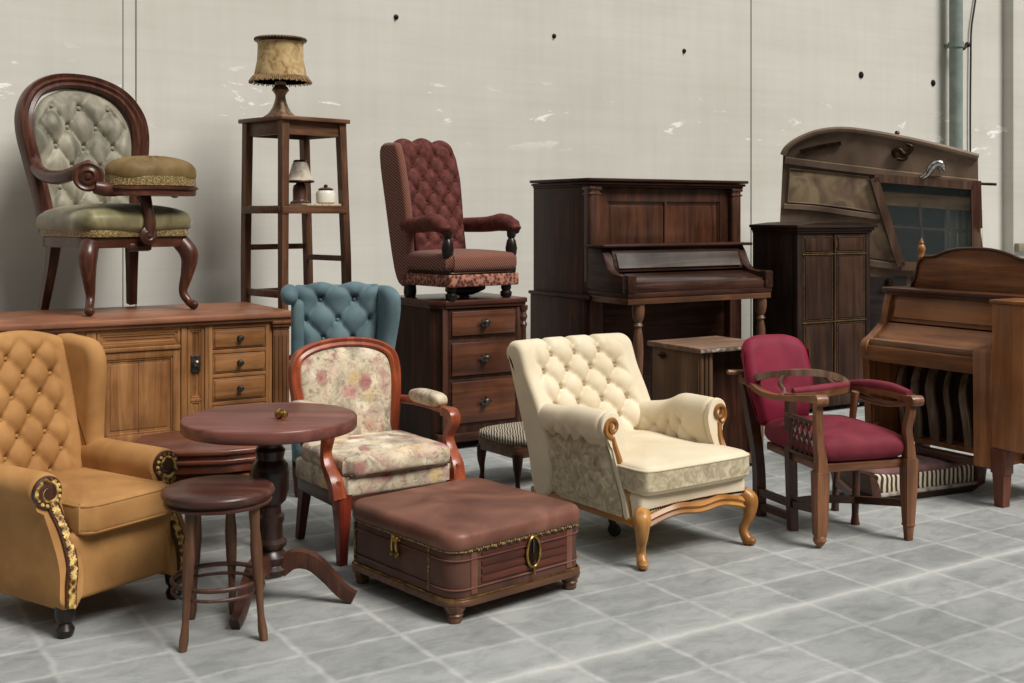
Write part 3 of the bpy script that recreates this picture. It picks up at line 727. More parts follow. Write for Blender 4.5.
# ---------------------------------------------------------------- round pedestal table
TZ = .717
M_tt = wood('plum_table_top', (112, 64, 55), (142, 88, 76), .4, 'x', 12, .25)
rt = thing('round_table', 'round pedestal table with plum brown top, turned column and curved feet', 'table', (-.943, 4.48), 0)
tr = .337
MB().lathe([(tr-.03, TZ-.05), (tr-.006, TZ-.05), (tr, TZ-.044), (tr, TZ-.008), (tr-.004, TZ-.002), (tr-.01, TZ)], (0, 0, 0), 72).build('tabletop', M_tt, rt, ang=50)
MB().lathe([(.03, .09), (.06, .1), (.074, .115), (.076, .13), (.06, .145), (.066, .16), (.07, .175), (.055, .19), (.05, .2), (.064, .215), (.066, .23), (.05, .245), (.048, .30), (.054, .31), (.056, .33), (.045, .34), (.042, .37), (.062, .39), (.072, .43), (.075, .50), (.07, .53), (.052, .55), (.056, .57), (.06, .585), (.048, .6), (.052, .62), (.058, .64), (.08, .655), (.08, .668)], (0, 0, 0), 30).build('column', wood('dark_turned', (50, 32, 26), (74, 48, 38), .32, 'z', 24, .3), rt)
for a in (-6, -100, 95):
    c_, s_ = math.cos(R(a)), math.sin(R(a)); pp = [(.045, .13), (.10, .165), (.17, .155), (.235, .10), (.29, .045), (.335, .022)]
    m = MB(); m.tube([(r*c_, r*s_, z) for r, z in pp], [.036, .034, .03, .026, .024, .022], section=[(-.75, -1), (.75, -1), (.9, 0), (.75, 1), (-.75, 1), (-.9, 0)], n=6, up=(0, 0, 1)); m.build('foot', DRB(), rt)
kp = ray(276, 4.42)
tag(place(MB().lathe([(.004, 0), (.017, .004), (.021, .012), (.018, .022), (.01, .026), (.009, .032), (.014, .036), (.015, .044), (.008, .05), (.002, .052)], (0, 0, .0205), 18, (.9, -.35, 0)).build('brass_knob', M_brass), kp, 0, TZ), 'little brass knob lying on the round plum brown table', 'knob')

# ---------------------------------------------------------------- round stool
M_seatl = wood('stool_seat', (80, 48, 40), (112, 72, 60), .36, 'x', 12, .3)
so_ = thing('round_stool', 'small round wooden stool with ring stretcher in front of the mustard chair', 'stool', (-1.055, 4.13), 0)
STZ = .527
MB().lathe([(.16, STZ-.06), (.186, STZ-.058), (.19, STZ-.05), (.182, STZ-.045), (.186, STZ-.038), (.196, STZ-.03), (.2, STZ-.02), (.196, STZ-.008), (.18, STZ), (.10, STZ+.004), (.001, STZ+.006)], (0, 0, 0), 56).build('seat', M_seatl, so_, ang=50)
for a in (-113, -22, 88, 134):
    c_, s_ = math.cos(R(a)), math.sin(R(a)); rr_ = [(.152, STZ-.045), (.156, .40), (.165, .28), (.172, .2), (.182, .08), (.195, 0.0)]
    MB().tube([(r*c_, r*s_, z) for r, z in rr_], [.021, .02, .017, .022, .02, .019, .014, .012, .017, .014], 12, n=6).build('leg', WAL(), so_)
for z in (.2, .165):
    MB().tube([(.160*math.cos(2*PI*i/60), .160*math.sin(2*PI*i/60), z) for i in range(60)], .0085 if z > .18 else .006, 8, closed=True).build('ring_stretcher', DRB(), so_)

# ---------------------------------------------------------------- low side table
stp = (-1.37, 5.25)
stb = thing('side_table', 'low red brown side table with shaped moulded top, half hidden behind the round table', 'table', stp, 12)
so2 = [(-.30, .02), (-.26, -.16), (-.10, -.225), (.06, -.235), (.20, -.19), (.265, -.13), (.27, .05), (.255, .20), (.1, .235), (-.15, .24), (-.27, .16)]
sh = lambda k: [(x*k*1.16-.01, y*k*1.12) for x, y in so2]
m = MB(); m.prism(sh(1), .45, .474, 'xy', .009, 3); m.prism(sh(.95), .43, .452, 'xy', .006); m.prism(sh(.985), .41, .432, 'xy', .008, 3); m.prism(sh(.94), .372, .412, 'xy', .003); m.build('top', wood('red_mahogany', (104, 54, 38), (142, 80, 58), .3, 'x', 18, .5), stb)
MB().prism([(x*.86, y*.84) for x, y in so2], .26, .374, 'xy', .004).build('apron', OAKD('x'), stb)
d = MB().box(-.02, .17, -.205, -.12, .285, .36, .006).build('drawer', wood('orange_drawer', (150, 92, 38), (180, 122, 62), .4, 'x'), stb)
MB().lathe([(.014, 0), (.016, .008), (.006, .014), (.014, .022), (.012, .03)], (.085, -.205, .322), 12, (0, -1, 0)).build('knob', M_dkbr, d)
for x, y in ((-.2, -.12), (-.2, .15), (.215, -.12), (.215, .16)):
    MB().tube([(x*.95, y*.95, .30), (x, y, .2), (x*1.01, y*1.01, .08), (x*1.03, y*1.03, 0)], [.018, .016, .011, .012], 10, n=4).build('leg', DRB(), stb)

# ---------------------------------------------------------------- floral armchair
M_flo = floral_mat()
fc = thing('armchair', 'floral tapestry armchair with red cherry frame behind the leather trunk', 'chair', (-.643, 5.275), 35)
m = MB()
rail = rrect(-.28, .28, -.26, .25, .03); rail = [(x*(1-.06*(y > 0)), y) for x, y in rail]
m.prism(rail, .235, .30, 'xy', .006); m.build('seat_rail', DRB('x'), fc)
m = puff(rrect(-.275, .275, -.265, .25, .05, 4), .285, .385, .022, 0); m.build('seat_base', M_flo, fc, ang=75)
m = puff(rrect(-.272, .272, -.29, .22, .07, 5), .37, .462, .034, .022); cu = m.build('seat_cushion', M_flo, fc, ang=75)
MB().tube([(-.25, -.272, .385), (0, -.288, .388), (.25, -.272, .385)], .006, 8, n=5).build('piping', cloth('dark_piping', (70, 56, 42), (96, 80, 60)), cu)
lean = tilt(10, .22, .40)
out = [(-.215, .40), (-.235, .50), (-.255, .65), (-.262, .78), (-.235, .86), (-.14, .905), (0, .92), (.14, .905), (.235, .86), (.262, .78), (.255, .65), (.235, .50), (.215, .40)]
cv2 = lambda x, y, z: lean(x, y+.22-.25*x*x, .40+(z-.40)*.955)
m = MB(); P = crv([(x, 0, z) for x, z in out], 6); m.tube(P, .024, section=[(-1, -.8), (-.6, -1.1), (0, -.8), (.6, -1.1), (1, -.8), (1.05, .8), (-1.05, .8)], up=(0, 1, 0)); m.warp(cv2); m.build('back_frame', RED(), fc, ang=45)
inn = [(x*.93, .40+(z-.40)*.965) for x, z in out]
m = pad(inn, .05, cv2, None, 26, 110, .02); m.build('backrest', M_flo, fc, ang=80)
for sx_ in (-1, 1):
    m = MB(); m.tube([(sx_*.285, .25, .60), (sx_*.305, .10, .605), (sx_*.315, -.06, .60), (sx_*.31, -.15, .59)], [.02, .022, .024, .02], 10, n=6)
    m.tube([(sx_*.31, -.13, .59), (sx_*.315, -.185, .585), (sx_*.318, -.20, .55), (sx_*.31, -.165, .48), (sx_*.31, -.185, .42), (sx_*.305, -.24, .36), (sx_*.30, -.26, .29)], [.024, .026, .024, .02, .024, .028, .03], section=[(-.8, -1), (.8, -1), (1, 0), (.8, 1), (-.8, 1), (-1, 0)], n=6, up=(1, 0, 0)); a_ = m.build('arm', RED(), fc, ang=50)
    cushion(sx_*.31-.042, sx_*.31+.042, -.12, .16, .60, .665, .5, .004, 36, 14).build('arm_pad', M_flo, a_, ang=75)
    m = MB(); m.tube([(sx_*.275, -.245, .30), (sx_*.28, -.262, .22), (sx_*.275, -.25, .1), (sx_*.268, -.235, 0)], [.036, .03, .022, .018], section=[(-1, -.8), (-.8, -1), (.8, -1), (1, -.8), (1, 1), (-1, 1)], n=6, up=(0, 1, 0)); m.build('leg', wood('red_cherry_leg', (112, 42, 28), (146, 60, 40), .28, 'z', 20, .4), fc)
    m = MB(); m.tube([(sx_*.235, .20, .26), (sx_*.24, .225, .13), (sx_*.245, .245, 0)], [.024, .02, .016], section=[(-1, -1), (1, -1), (1, 1), (-1, 1)], n=5, up=(0, 1, 0)); m.build('leg', wood('red_dark_leg', (80, 38, 28), (104, 54, 40), .35), fc)
MB().lathe([(.012, 0), (.02, .006), (.022, .02), (.014, .034), (.004, .042)], (-.318, -.19, .60), 12).build('finial', DRK(), fc)
m = MB(); m.box(-.312, -.288, -.275, -.225, .24, .37, .006); m.box(.288, .312, -.275, -.225, .24, .37, .006)
m.build('corner_block', RED(), fc)

# ---------------------------------------------------------------- teal chair
M_teal = cloth('teal_velvet', (72, 92, 97), (102, 123, 127), .7, .35, 3.5)
tp_ = ray(339, 6.42)
te = thing('wing_chair', 'teal tufted wing chair showing only its top behind the floral armchair', 'chair', tp_, 12)
prof = [(.02, .40), (.05, .65), (.09, .90), (.115, 1.0), (.11, 1.06), (.135, 1.10), (.18, 1.105), (.215, 1.08), (.215, 1.03), (.20, .9), (.19, .6), (.17, .2), (.06, .2)]
m = loft(prof, .25, 44, .04, 150, wf=lambda y, z: .84+.16*sstep(.75, 1.0, z), tf=dict(a=.19, b=.11, D=.03, s0=.08, s1=.72, x1=.18)); bk = m.build('backrest', M_teal, te, ang=80); buttons([q for q in m.btn if q[1].y < .2], .012, M_teal, bk)
out = [(.20, .35), (.215, .9), (.225, 1.07), (.16, 1.095), (.05, 1.09), (-.02, 1.05), (-.03, .95), (0, .75), (0, .55), (0, .35)]
loft(out, .045, 4, .04, 80, c=.27, warp=lambda x, y, z: (x+(.22-y)*.28*sstep(.4, 1.0, z)-.03, y, z)).build('wing', M_teal, te, ang=80)
m = MB(); m.tube([(-.265, .215, 1.055), (-.27, .12, 1.06), (-.27, .02, 1.045)], [.045, .05, .046], 16, n=5); m.ball((-.27, .02, 1.045), .046, 14); m.build('scroll', M_teal, te, ang=80)
loft([(.2, .35), (.2, 1.0), (.1, 1.02), (.03, .98), (.04, .6), (.03, .35)], .035, 4, .03, 60, c=-.225).build('wing', M_teal, te, ang=80)
cushion(-.25, .25, -.33, .10, .33, .47, .3, .02).build('seat_cushion', M_teal, te, ang=75)
MB().box(-.235, .235, -.31, .18, .15, .35, .03, 3).build('seat_base', M_teal, te)
for sx_ in (-1, 1):
    loft([(-.30, .2), (-.30, .52), (-.26, .57), (.08, .6), (.1, .2)], .045, 4, .035, 60, c=sx_*.215).build('arm', M_teal, te, ang=75)
    for y in (-.26, .14): MB().lathe([(.016, 0), (.022, .02), (.026, .16)], (sx_*.23, y, 0), 12).build('leg', DRK(), te)

# ---------------------------------------------------------------- chest of drawers
cf = (-.473, 7.25); CW, CD, CH = .64, .60, .957
cc = add2(cf, A, CW/2, CD/2)
cd_ = thing('chest_of_drawers', 'dark mahogany chest of three drawers carrying the burgundy tufted chair', 'chest of drawers', cc, A)
x0, x1, y0, y1 = -CW/2, CW/2, -CD/2, CD/2
m = MB(); m.prism([(x0-.01, y1), (x0-.01, y0+.07), (x0+.06, y0), (x1, y0), (x1, y1)], .06, .92, 'xy', .004); m.build('carcass', DRK(), cd_)
m = MB(); m.prism([(x0-.03, y1+.01), (x0-.03, y0+.05), (x0+.05, y0-.03), (x1+.01, y0-.03), (x1+.03, y0-.01), (x1+.03, y1+.01)], .925, CH, 'xy', .007); m.prism([(x0-.02, y1), (x0-.02, y0+.055), (x0+.055, y0-.018), (x1+.012, y0-.018), (x1+.012, y1)], .905, .93, 'xy', .006); m.build('top', MAH('x'), cd_)
MB().box(x0+.04, x0+.075, y0-.006, y0+.02, .06, .905, .005).build('stile', DRB(), cd_); MB().box(x1-.045, x1, y0-.005, y0+.02, .06, .905, .004).build('stile', DRB(), cd_)
for za, zb_ in ((.73, .885), (.475, .685), (.17, .435)):
    m = MB(); m.box(x0+.085, x1-.05, y0-.004, y0+.02, za-.015, zb_+.015, .003); m.build('drawer_frame', DRK('x'), cd_)
    m = MB(); m.box(x0+.10, x1-.065, y0-.014, y0+.02, za, zb_, .008)
    m.warp(lambda x, y, z: (x, y-.018*(1-((x-.01)/.25)**2) if y < y0 else y, z)); d = m.build('drawer', wood('drawer_mahogany', (92, 54, 36), (128, 80, 54), .34, 'x', 14, .3), cd_)
    zc_ = (za+zb_)/2; m = MB(); m.lathe([(.03, 0), (.03, .003), (.012, .006), (.01, .02), (.018, .028), (.02, .036), (.008, .042)], (.015, y0-.03, zc_), 16, (0, -1, 0))
    m.box(-.035, .065, y0-.036, y0-.03, zc_-.006, zc_+.006, .002); m.build('handle', M_pewter, d)
MB().lathe([(.02, .1), (.028, .12), (.02, .16), (.024, .2), (.026, .5), (.02, .75), (.028, .78), (.018, .8), (.03, .83), (.02, .86), (.032, .88), (.032, .905)], (x1+.006, y0+.004, 0), 16).build('corner_column', MAH(), cd_)
m = MB(); m.box(x0, x1, y0-.01, y1, .05, .11, .01); m.build('plinth', DRK('x'), cd_)
for x in (x0+.05, x1-.05):
    for y in (y0+.05, y1-.05): MB().lathe([(.03, 0), (.04, .02), (.03, .052)], (x, y, 0), 14).build('foot', DRK(), cd_)

# ---------------------------------------------------------------- burgundy tufted chair on it
M_bur = cloth('burgundy_plush', (58, 24, 22), (106, 54, 46), .8, .25, 26, 160, .5)
M_burt = pattern('burgundy_rib', [(.2, (64, 28, 24)), (.5, (104, 56, 46)), (.8, (140, 92, 70))], 26, 'wave', .8, .2, 2.0, (0, .7, .3))
M_trel = pattern('trellis_braid', [(.15, (66, 30, 26)), (.45, (104, 56, 46)), (.75, (168, 116, 92))], 44, 'vor', .7, .1)
bp = ray(459, 7.60)
bu = thing('armchair', 'high backed burgundy tufted armchair standing on the mahogany chest of drawers', 'chair', (bp[0], bp[1], CH), 40)
m = MB(); m.box(-.285, .29, -.275, .27, .085, .165, .012, 3); m.build('seat_band', M_trel, bu)
m = puff(rrect(-.29, .295, -.285, .28, .07, 4), .175, .30, .05, .02); m.build('seat', M_burt, bu, ang=75)
MB().tube([(x, y, .172) for x, y in rrect(-.274, .274, -.264, .274, .03)], .008, 8, closed=True).build('piping', M_dkbr, bu)
prof = [(.17, .22), (.19, .4), (.26, .65), (.335, .9), (.365, .99), (.395, 1.035), (.445, 1.04), (.495, 1.0), (.49, .9), (.42, .65), (.35, .4), (.30, .12), (.22, .12)]
m = loft(prof, .245, 50, .035, 170, wf=lambda y, z: .86+.2*sstep(.35, .85, z)-.06*sstep(.94, 1.05, z), tf=dict(a=.13, b=.085, D=.024, s0=.16, s1=.80, x1=.2),
         warp=lambda x, y, z: (x, y, z+sstep(.8, 1.0, z)*(.03*abs(math.cos(x*PI/.165))-.35*x*x)))
bk = m.build('backrest', M_bur, bu, ang=80); buttons([q for q in m.btn if q[1].y < .1], .011, M_bur, bk)
loft([(.18, .12), (.19, .5), (.25, .8), (.315, 1.0), (.38, 1.03), (.53, .985), (.46, .6), (.33, .12)], .03, 3, .028, 60, c=-.255, wf=None).build('side_panel', M_burt, bu, ang=75)
for sx_ in (-1, 1):
    m = MB(); m.tube([(sx_*.245, .25, .475), (sx_*.27, .05, .48), (sx_*.285, -.10, .495), (sx_*.29, -.20, .475), (sx_*.285, -.245, .44)], [.05, .052, .06, .05, .034], 16, n=7)
    m.warp(lambda x, y, z: (x, y+.006*math.sin(z*160), z)); a_ = m.build('arm', M_bur, bu, ang=80)
    MB().lathe([(.03, 0), (.034, .02), (.02, .035), (.03, .06), (.022, .075), (.034, .11), (.04, .15), (.03, .2), (.02, .215), (.03, .23), (.03, .265)], (sx_*.262, -.225, .175), 14).build('arm_post', M_blk, bu)
    MB().lathe([(.024, 0), (.036, .012), (.04, .035), (.026, .05), (.034, .06), (.034, .086)], (sx_*.225, -.215, 0), 16).build('leg', M_blk, bu)
    MB().lathe([(.036, 0), (.044, .03), (.04, .086)], (sx_*.225, .24, 0), 14).build('leg', M_blk, bu)
m = MB(); m.tube([(-.14, -.06, .06), (-.06, -.04, .045), (.06, -.05, .05), (.17, -.05, .065)], [.02, .03, .036, .018], 10, n=5); m.build('underframe', M_blk, bu)

# ---------------------------------------------------------------- zebra footstool
M_zeb = pattern('zebra_cloth', [(.35, (50, 42, 36)), (.5, (110, 98, 84)), (.65, (168, 154, 132))], 22, 'wave', .85, .1, 5, (0, 0, .6))
fs = thing('footstool', 'low footstool with dark zebra striped seat half hidden behind the cream armchair', 'footstool', (.085, 6.49), 36)
m = cushion(-.24, .24, -.215, .215, .235, .305, .45, .006); m.build('seat', M_zeb, fs, ang=75)
MB().prism(rrect(-.215, .215, -.19, .19, .03), .18, .25, 'xy', .006).build('seat_rail', WAL('x'), fs)
for x in (-.19, .19):
    for y in (-.17, .17): MB().tube([(x, y, .2), (x*1.02, y*1.02, .12), (x, y, .06), (x*1.01, y*1.01, .015), (x*1.01, y*1.01, 0)], [.032, .026, .016, .012, .017, .013], 12, n=4).build('leg', DRK(), fs)

# ---------------------------------------------------------------- cream tufted armchair
M_cre = cloth('cream_velvet', (202, 186, 156), (223, 210, 184), .75, .2, 3)
M_dam = pattern('cream_damask', [(.3, (146, 132, 106)), (.5, (176, 162, 132)), (.68, (200, 186, 156))], 24, 'noise', .8, .2, 1.2)
CRM = thing('armchair', 'cream tufted armchair with rolled arms and gilt cabriole legs beside the leather trunk', 'chair', (.586, 5.371), 35)
MB().box(-.32, .32, -.385, .36, .19, .31, .02, 3).build('seat_base', M_cre, CRM)
TO = [(-.27, .28), (-.27, 0), (-.272, -.19), (-.29, -.215), (-.322, -.235), (-.326, -.30), (-.318, -.39), (-.27, -.418), (-.1, -.425), (.1, -.425), (.27, -.418), (.318, -.39), (.326, -.30), (.322, -.235), (.29, -.215), (.272, -.19), (.27, 0), (.27, .28)]
puff(TO, .305, .432, .028, .022, 130).build('seat_cushion', M_cre, CRM, ang=75)
m = MB(); Q = [p for p in crv([(x, y, .368) for x, y in TO], 5) if p.y < -.2]
m.tube(Q, .04, section=[(-.1, -1), (.06, -.9), (.12, 0), (.06, .9), (-.1, 1)], up=(0, 0, 1)); m.tube(Q, .04, section=[(.1, -1), (-.06, -.9), (-.12, 0), (-.06, .9), (.1, 1)], up=(0, 0, 1)); m.build('cushion_border', M_dam, CRM)
m = MB(); m.tube([(p.x, p.y, .414) for p in Q], .006, 8); m.build('piping', M_cre, CRM)
prof = [(.24, .30), (.27, .45), (.34, .62), (.40, .75), (.43, .83), (.455, .88), (.50, .905), (.555, .90), (.59, .86), (.585, .815), (.555, .79), (.525, .70), (.465, .5), (.385, .19), (.27, .19)]
m = loft(prof, .355, 64, .034, 200, wf=lambda y, z: 1.0, tf=dict(a=.15, b=.088, D=.034, s0=.05, s1=.60, x1=.24, pl=.12), warp=lambda x, y, z: (x-.02*sstep(.5, .8, z), y-.3*x*x, z-.016*sstep(.6, .88, z)))
bk = m.build('backrest', M_cre, CRM, ang=80); buttons([q for q in m.btn if q[1].y < .25], .013, cloth('cream_button', (140, 122, 94), (170, 152, 122)), bk)
setb = lambda y, z: (.07+.12*sstep(.2, .56, z))*(1-sstep(-.25, .2, y))      # the arm fronts sweep back towards the scroll
for sx_ in (-1, 1):
    arm = [(.27, .2), (.27, .36), (.272, .5), (.28, .575), (.305, .62), (.35, .64), (.395, .62), (.415, .575), (.40, .53), (.365, .515), (.345, .46), (.335, .32), (.33, .2)]
    arm = [(sx_*a, b_) for a, b_ in arm]
    def dsp(x, s, p, n_, sx_=sx_):
        if .24 < p.y < .58: return tuft(x, p.y-.345, .17, .085, .016)*sstep(.24, .32, p.y)*(1-sstep(.53, .58, p.y))*(1-sstep(.24, .32, abs(x)))
        return 0
    m = loft(arm, .37, 50, .03, 110, 'y', .0, None, dsp, lambda x, y, z: (x*(1-.07*sstep(.35, .6, z))*(1-.09*sstep(.1, .36, y)), y+setb(y, z), z-(.075 if sx_ > 0 else .03)*sstep(-.2, .36, y)*sstep(.3, .6, z)), smooth=5)
    a_ = m.build('arm', M_cre, CRM, ang=80)
    # outer side cloth is the worn damask
    m = loft([(.232, 0), (.47, 0), (.47, .014), (.232, .014)], .31, 44, .006, 90, 'y', -.03, smooth=0 or 2)
    def wp(x, y, z): return (x, y, z)
    m.bm.free()
    g = MB(); rows = []
    for i in range(61):
        y = -.36+.76*i/60; row = []
        for j in range(31):
            z = .20+.30*j/30; e = sstep(0, .12, i/60)*sstep(0, .12, 1-i/60)*sstep(0, .15, j/30)*sstep(0, .15, 1-j/30)
            row.append(g.v((sx_*((.338+.012*j/30+.012*e+.7*e*tuft(y, z-.25, .13, .075, .012))*(1-.07*sstep(.35, .6, z))*(1-.09*sstep(.1, .36, y))), y+setb(y, z)+(.10*(z-.2)/.3-.03)*sstep(.1, .38, y), z)))
        rows.append(row)
    for p, q in zip(rows, rows[1:]):
        for j in range(30): g.f([p[j], p[j+1], q[j+1], q[j]])
    g.build('outer_panel', M_dam, a_, ang=80)
    # front facing with gilt scroll
    fw_ = lambda x, y, z: (x*(1-.07*sstep(.35, .6, z)), y+setb(-.36, z), z)
    fp = [(.275, .19), (.272, .5), (.283, .585), (.31, .628), (.35, .642), (.392, .624), (.41, .58), (.398, .54), (.37, .525), (.35, .5), (.338, .4), (.335, .19)]
    m = MB(); P_, _ = resample(crv([(sx_*a, b_, 0) for a, b_ in fp], 4, True), 60); m.prism([(p.x, p.y) for p in P_], -.392, -.365, 'xz', .008, 3); m.warp(fw_); fpn = m.build('front_facing', M_cre, a_, ang=60)
    m = MB(); m.tube([(p[0], p[1], p[2]) for p in spiral((sx_*.35, .575), .045, .01, 1.4, 270, 'xz', -.396, 36, sx_)], [.012, .010, .014], 8)
    m.tube([(sx_*.345, -.394, .53), (sx_*.318, -.395, .44), (sx_*.312, -.395, .34), (sx_*.312, -.395, .21)], [.012, .014, .012], 8, n=6); m.warp(fw_); m.build('gilt_scroll', GLT(), fpn)
    m = MB(); m.tube([(sx_*.30, -.375, .235), (sx_*.325, -.40, .20), (sx_*.322, -.395, .13), (sx_*.308, -.375, .07), (sx_*.315, -.39, .03), (sx_*.325, -.405, .012)], [.034, .04, .03, .02, .021, .026, .02], 14, n=7); m.ball((sx_*.325, -.408, .021), .021, 10, (1.1, 1.2, .95))
    m.build('leg', GLT(), CRM)
    MB().tube([(sx_*.27, .33, .2), (sx_*.275, .36, .1), (sx_*.28, .38, 0.0)], [.024, .02, .016], 10, n=4).build('leg', M_blk, CRM)
m = MB(); m.tube([(-.305, -.385, .19), (-.22, -.392, .215), (-.12, -.402, .232), (0, -.405, .222), (.12, -.402, .232), (.22, -.392, .215), (.305, -.385, .19)], .026, section=[(-.5, -1), (.4, -1), (.8, -.6), (.5, -.1), (.9, .4), (.5, 1), (-.5, 1)], n=8, up=(0, 0, 1)); m.build('carved_rail', GLT('x'), CRM)
m = MB()
for i in range(48): m.ball((-.30+i*.0128, -.398-.012*math.sin(i/47*PI), .246+.012*math.sin(i/47*PI)), .0058, 6)
m.build('nailheads', M_dkbr, CRM)
m = MB(); m.box(-.335, -.315, -.36, .39, .17, .205, .006); m.box(.315, .335, -.36, .39, .17, .205, .006); m.build('side_rail', GLT('y'), CRM)
for x in (-.10, .10):
    m = MB(); m.tube([(x, .06, .19), (x, .07, .09), (x+.01, .06, .03)], [.016, .018, .012], 8, n=3); m.lathe([(.03, -.01), (.03, .01)], (x+.01, .06, .031), 14, (1, .3, 0)); m.build('caster', M_black, CRM)
# ---------------------------------------------------------------- maroon open armchair
M_mar = cloth('maroon_velvet', (94, 11, 32), (136, 26, 54), .65, .3, 4)
M_mars = cloth('maroon_seat', (96, 26, 38), (128, 48, 60), .75, .3, 5)
rc = thing('armchair', 'maroon velvet armchair with curved open wooden arms between the cream chair and the spinet piano', 'chair', (1.518, 5.525), 16)
m = cushion(-.225, .245, -.315, .27, .36, .505, .24, .018); m.build('seat', M_mars, rc, ang=75)
MB().prism([(-.21, -.29), (.23, -.29), (.21, .25), (-.19, .25)], .335, .375, 'xy', .006).build('seat_rail', CHW('x'), rc)
prof = [(.27, .47), (.30, .62), (.355, .78), (.39, .86), (.42, .885), (.455, .87), (.45, .78), (.42, .62), (.385, .47), (.33, .44)]
def bw(y, z): return .74+.26*sstep(.45, .7, z)
m = loft(prof, .185, 24, .055, 110, wf=bw, warp=lambda x, y, z: (x-.075, y-1.2*x*x*(1 if z < .85 else .8), z-2.4*max(0, abs(x)-.05)**2*sstep(.6, .88, z)),
         disp=lambda x, s, p, n_: -.012*math.exp(-((x/.03)**2+((p.y-.66)/.03)**2))*(n_.x < 0)-.004*math.exp(-(x/.012)**2)*(n_.x < 0)*(p.y < .66))
m.build('backrest', M_mar, rc, ang=80)
sq = [(-1, -1), (1, -1), (1, 1), (-1, 1)]
m = MB(); m.tube([(-.225, -.285, .665), (-.228, -.292, .5), (-.22, -.298, .40), (-.222, -.3, .33)], [.016, .019, .027], section=sq, n=5, up=(0, 1, 0)); m.tube([(-.222, -.3, .345), (-.222, -.298, .1), (-.223, -.296, .055)], [.031, .026, .023], section=sq, up=(0, 1, 0)); m.lathe([(.005, 0), (.022, .02), (.031, .035), (.028, .05), (.02, .06)], (-.223, -.296, 0), 16); m.build('leg', CHW(), rc)
m = MB(); m.tube([(.245, -.295, .66), (.235, -.32, .6), (.222, -.31, .52), (.236, -.30, .44), (.238, -.3, .34)], [.016, .017, .018, .026], section=sq, n=5, up=(0, 1, 0)); m.tube([(.238, -.3, .38), (.238, -.298, .24), (.238, -.297, .075)], [.03, .028, .02], section=sq, up=(0, 1, 0)); m.box(.212, .264, -.325, -.27, .235, .25, .005); m.box(.214, .262, -.32, -.274, .066, .08, .005); m.tube([(.238, -.297, .07), (.238, -.297, 0)], [.018, .014], section=sq, up=(0, 1, 0)); m.build('leg', CHW(), rc)
MB().tube([(-.19, .02, .645), (-.195, .01, .4), (-.19, .0, 0)], [.02, .022, .02], section=sq, up=(0, 1, 0)).build('leg', DRB(), rc)
MB().tube([(.165, .02, .36), (.16, .012, .2), (.156, .012, .05), (.156, .012, 0)], [.017, .02, .016, .024], 12, n=4).build('leg', DRB(), rc)
MB().tube([(-.23, .42, .68), (-.215, .37, .5), (-.20, .32, .25), (-.21, .29, 0)], [.024, .026, .024, .026], section=sq, n=5, up=(0, 1, 0)).build('leg', DRB(), rc)
MB().tube([(.21, .22, .36), (.20, .25, .18), (.205, .27, 0)], [.018, .016, .02], 12, n=4).build('leg', DRB(), rc)
m = MB(); m.tube([(-.23, .42, .665), (-.235, .34, .655), (-.23, .2, .622), (-.222, .02, .628), (-.222, -.18, .655), (-.225, -.30, .67)], [.024, .02, .018, .019, .02, .026], section=[(-1, -.7), (1, -.7), (1, .7), (-1, .7)], n=7, up=(0, 0, 1)); m.lathe([(.026, -.028), (.028, 0), (.026, .028)], (-.225, -.305, .665), 16, (1, 0, 0)); m.build('arm', CHW('y'), rc)
m = MB(); m.tube([(-.228, .37, .665), (-.20, .26, .70), (-.14, .15, .727), (-.06, .11, .732), (.03, .10, .724), (.12, .11, .70), (.18, .13, .665), (.215, .15, .645)], [.015, .013, .014, .014], section=[(-1, -1.2), (1, -1.2), (1, 1.2), (-1, 1.2)], n=6, up=(0, 0, 1))
m.tube([(.03, .10, .722), (.08, .10, .68), (.13, .12, .64), (.2, .14, .63)], [.012, .012], 8, n=6); m.tube([(-.14, .15, .722), (-.17, .16, .68), (-.15, .15, .64), (-.18, .10, .63)], [.012, .01], 8, n=6); m.build('back_hoop', wood('pale_worn_wood', (120, 92, 74), (168, 140, 118), .35), rc)
m = MB(); m.tube([(-.222, .06, .628), (-.10, .05, .632), (.05, .08, .636), (.20, .14, .64)], [.02, .022, .022], section=[(-1, -.7), (1, -.7), (1, .7), (-1, .7)], n=6, up=(0, 0, 1)); br_ = m.build('back_rail', CHW('x'), rc)
MB().tube([(-.16, .05, .652), (-.05, .055, .656), (.08, .085, .66), (.19, .13, .66)], [.016, .02, .02, .016], 12, n=6).build('rail_pad', M_mars, br_)
m = MB(); m.tube([(.215, .16, .635), (.235, .03, .648), (.25, -.15, .655), (.25, -.33, .652)], [.026, .024, .024, .026], section=[(-1, -.6), (1, -.6), (1, .6), (-1, .6)], n=6, up=(0, 0, 1)); m.lathe([(.024, -.03), (.026, 0), (.024, .03)], (.25, -.335, .648), 16, (1, 0, 0))
m.tube([(.215, .12, .62), (.235, 0, .60), (.245, -.15, .605), (.245, -.30, .635)], [.016, .014], 8, n=6); a_ = m.build('arm', CHW('y'), rc)
m = MB(); m.tube([(.215, .15, .66), (.235, .02, .674), (.248, -.14, .68), (.25, -.29, .672)], [.018, .026, .026, .018], 12, n=6); m.build('arm_pad', M_mars, a_)
m = MB()
m.tube([(.17, .03, .64), (.165, .05, .5), (.16, .05, .37)], [.02, .016, .02], 10, n=4); m.build('arm_support', CHW(), rc)
m = MB()
m.box(-.232, -.212, -.28, -.04, .385, .40, .003); m.box(-.235, -.209, -.285, -.0, .545, .565, .006)
for i in range(6):
    y = -.265+i*.045; m.tube([(-.222, y, .392), (-.222, min(y+.09, -.03), .55)], .006, 6); m.tube([(-.222, min(y+.09, -.03), .392), (-.222, y, .55)], .006, 6)
m.build('carved_panel', DRB(), rc)
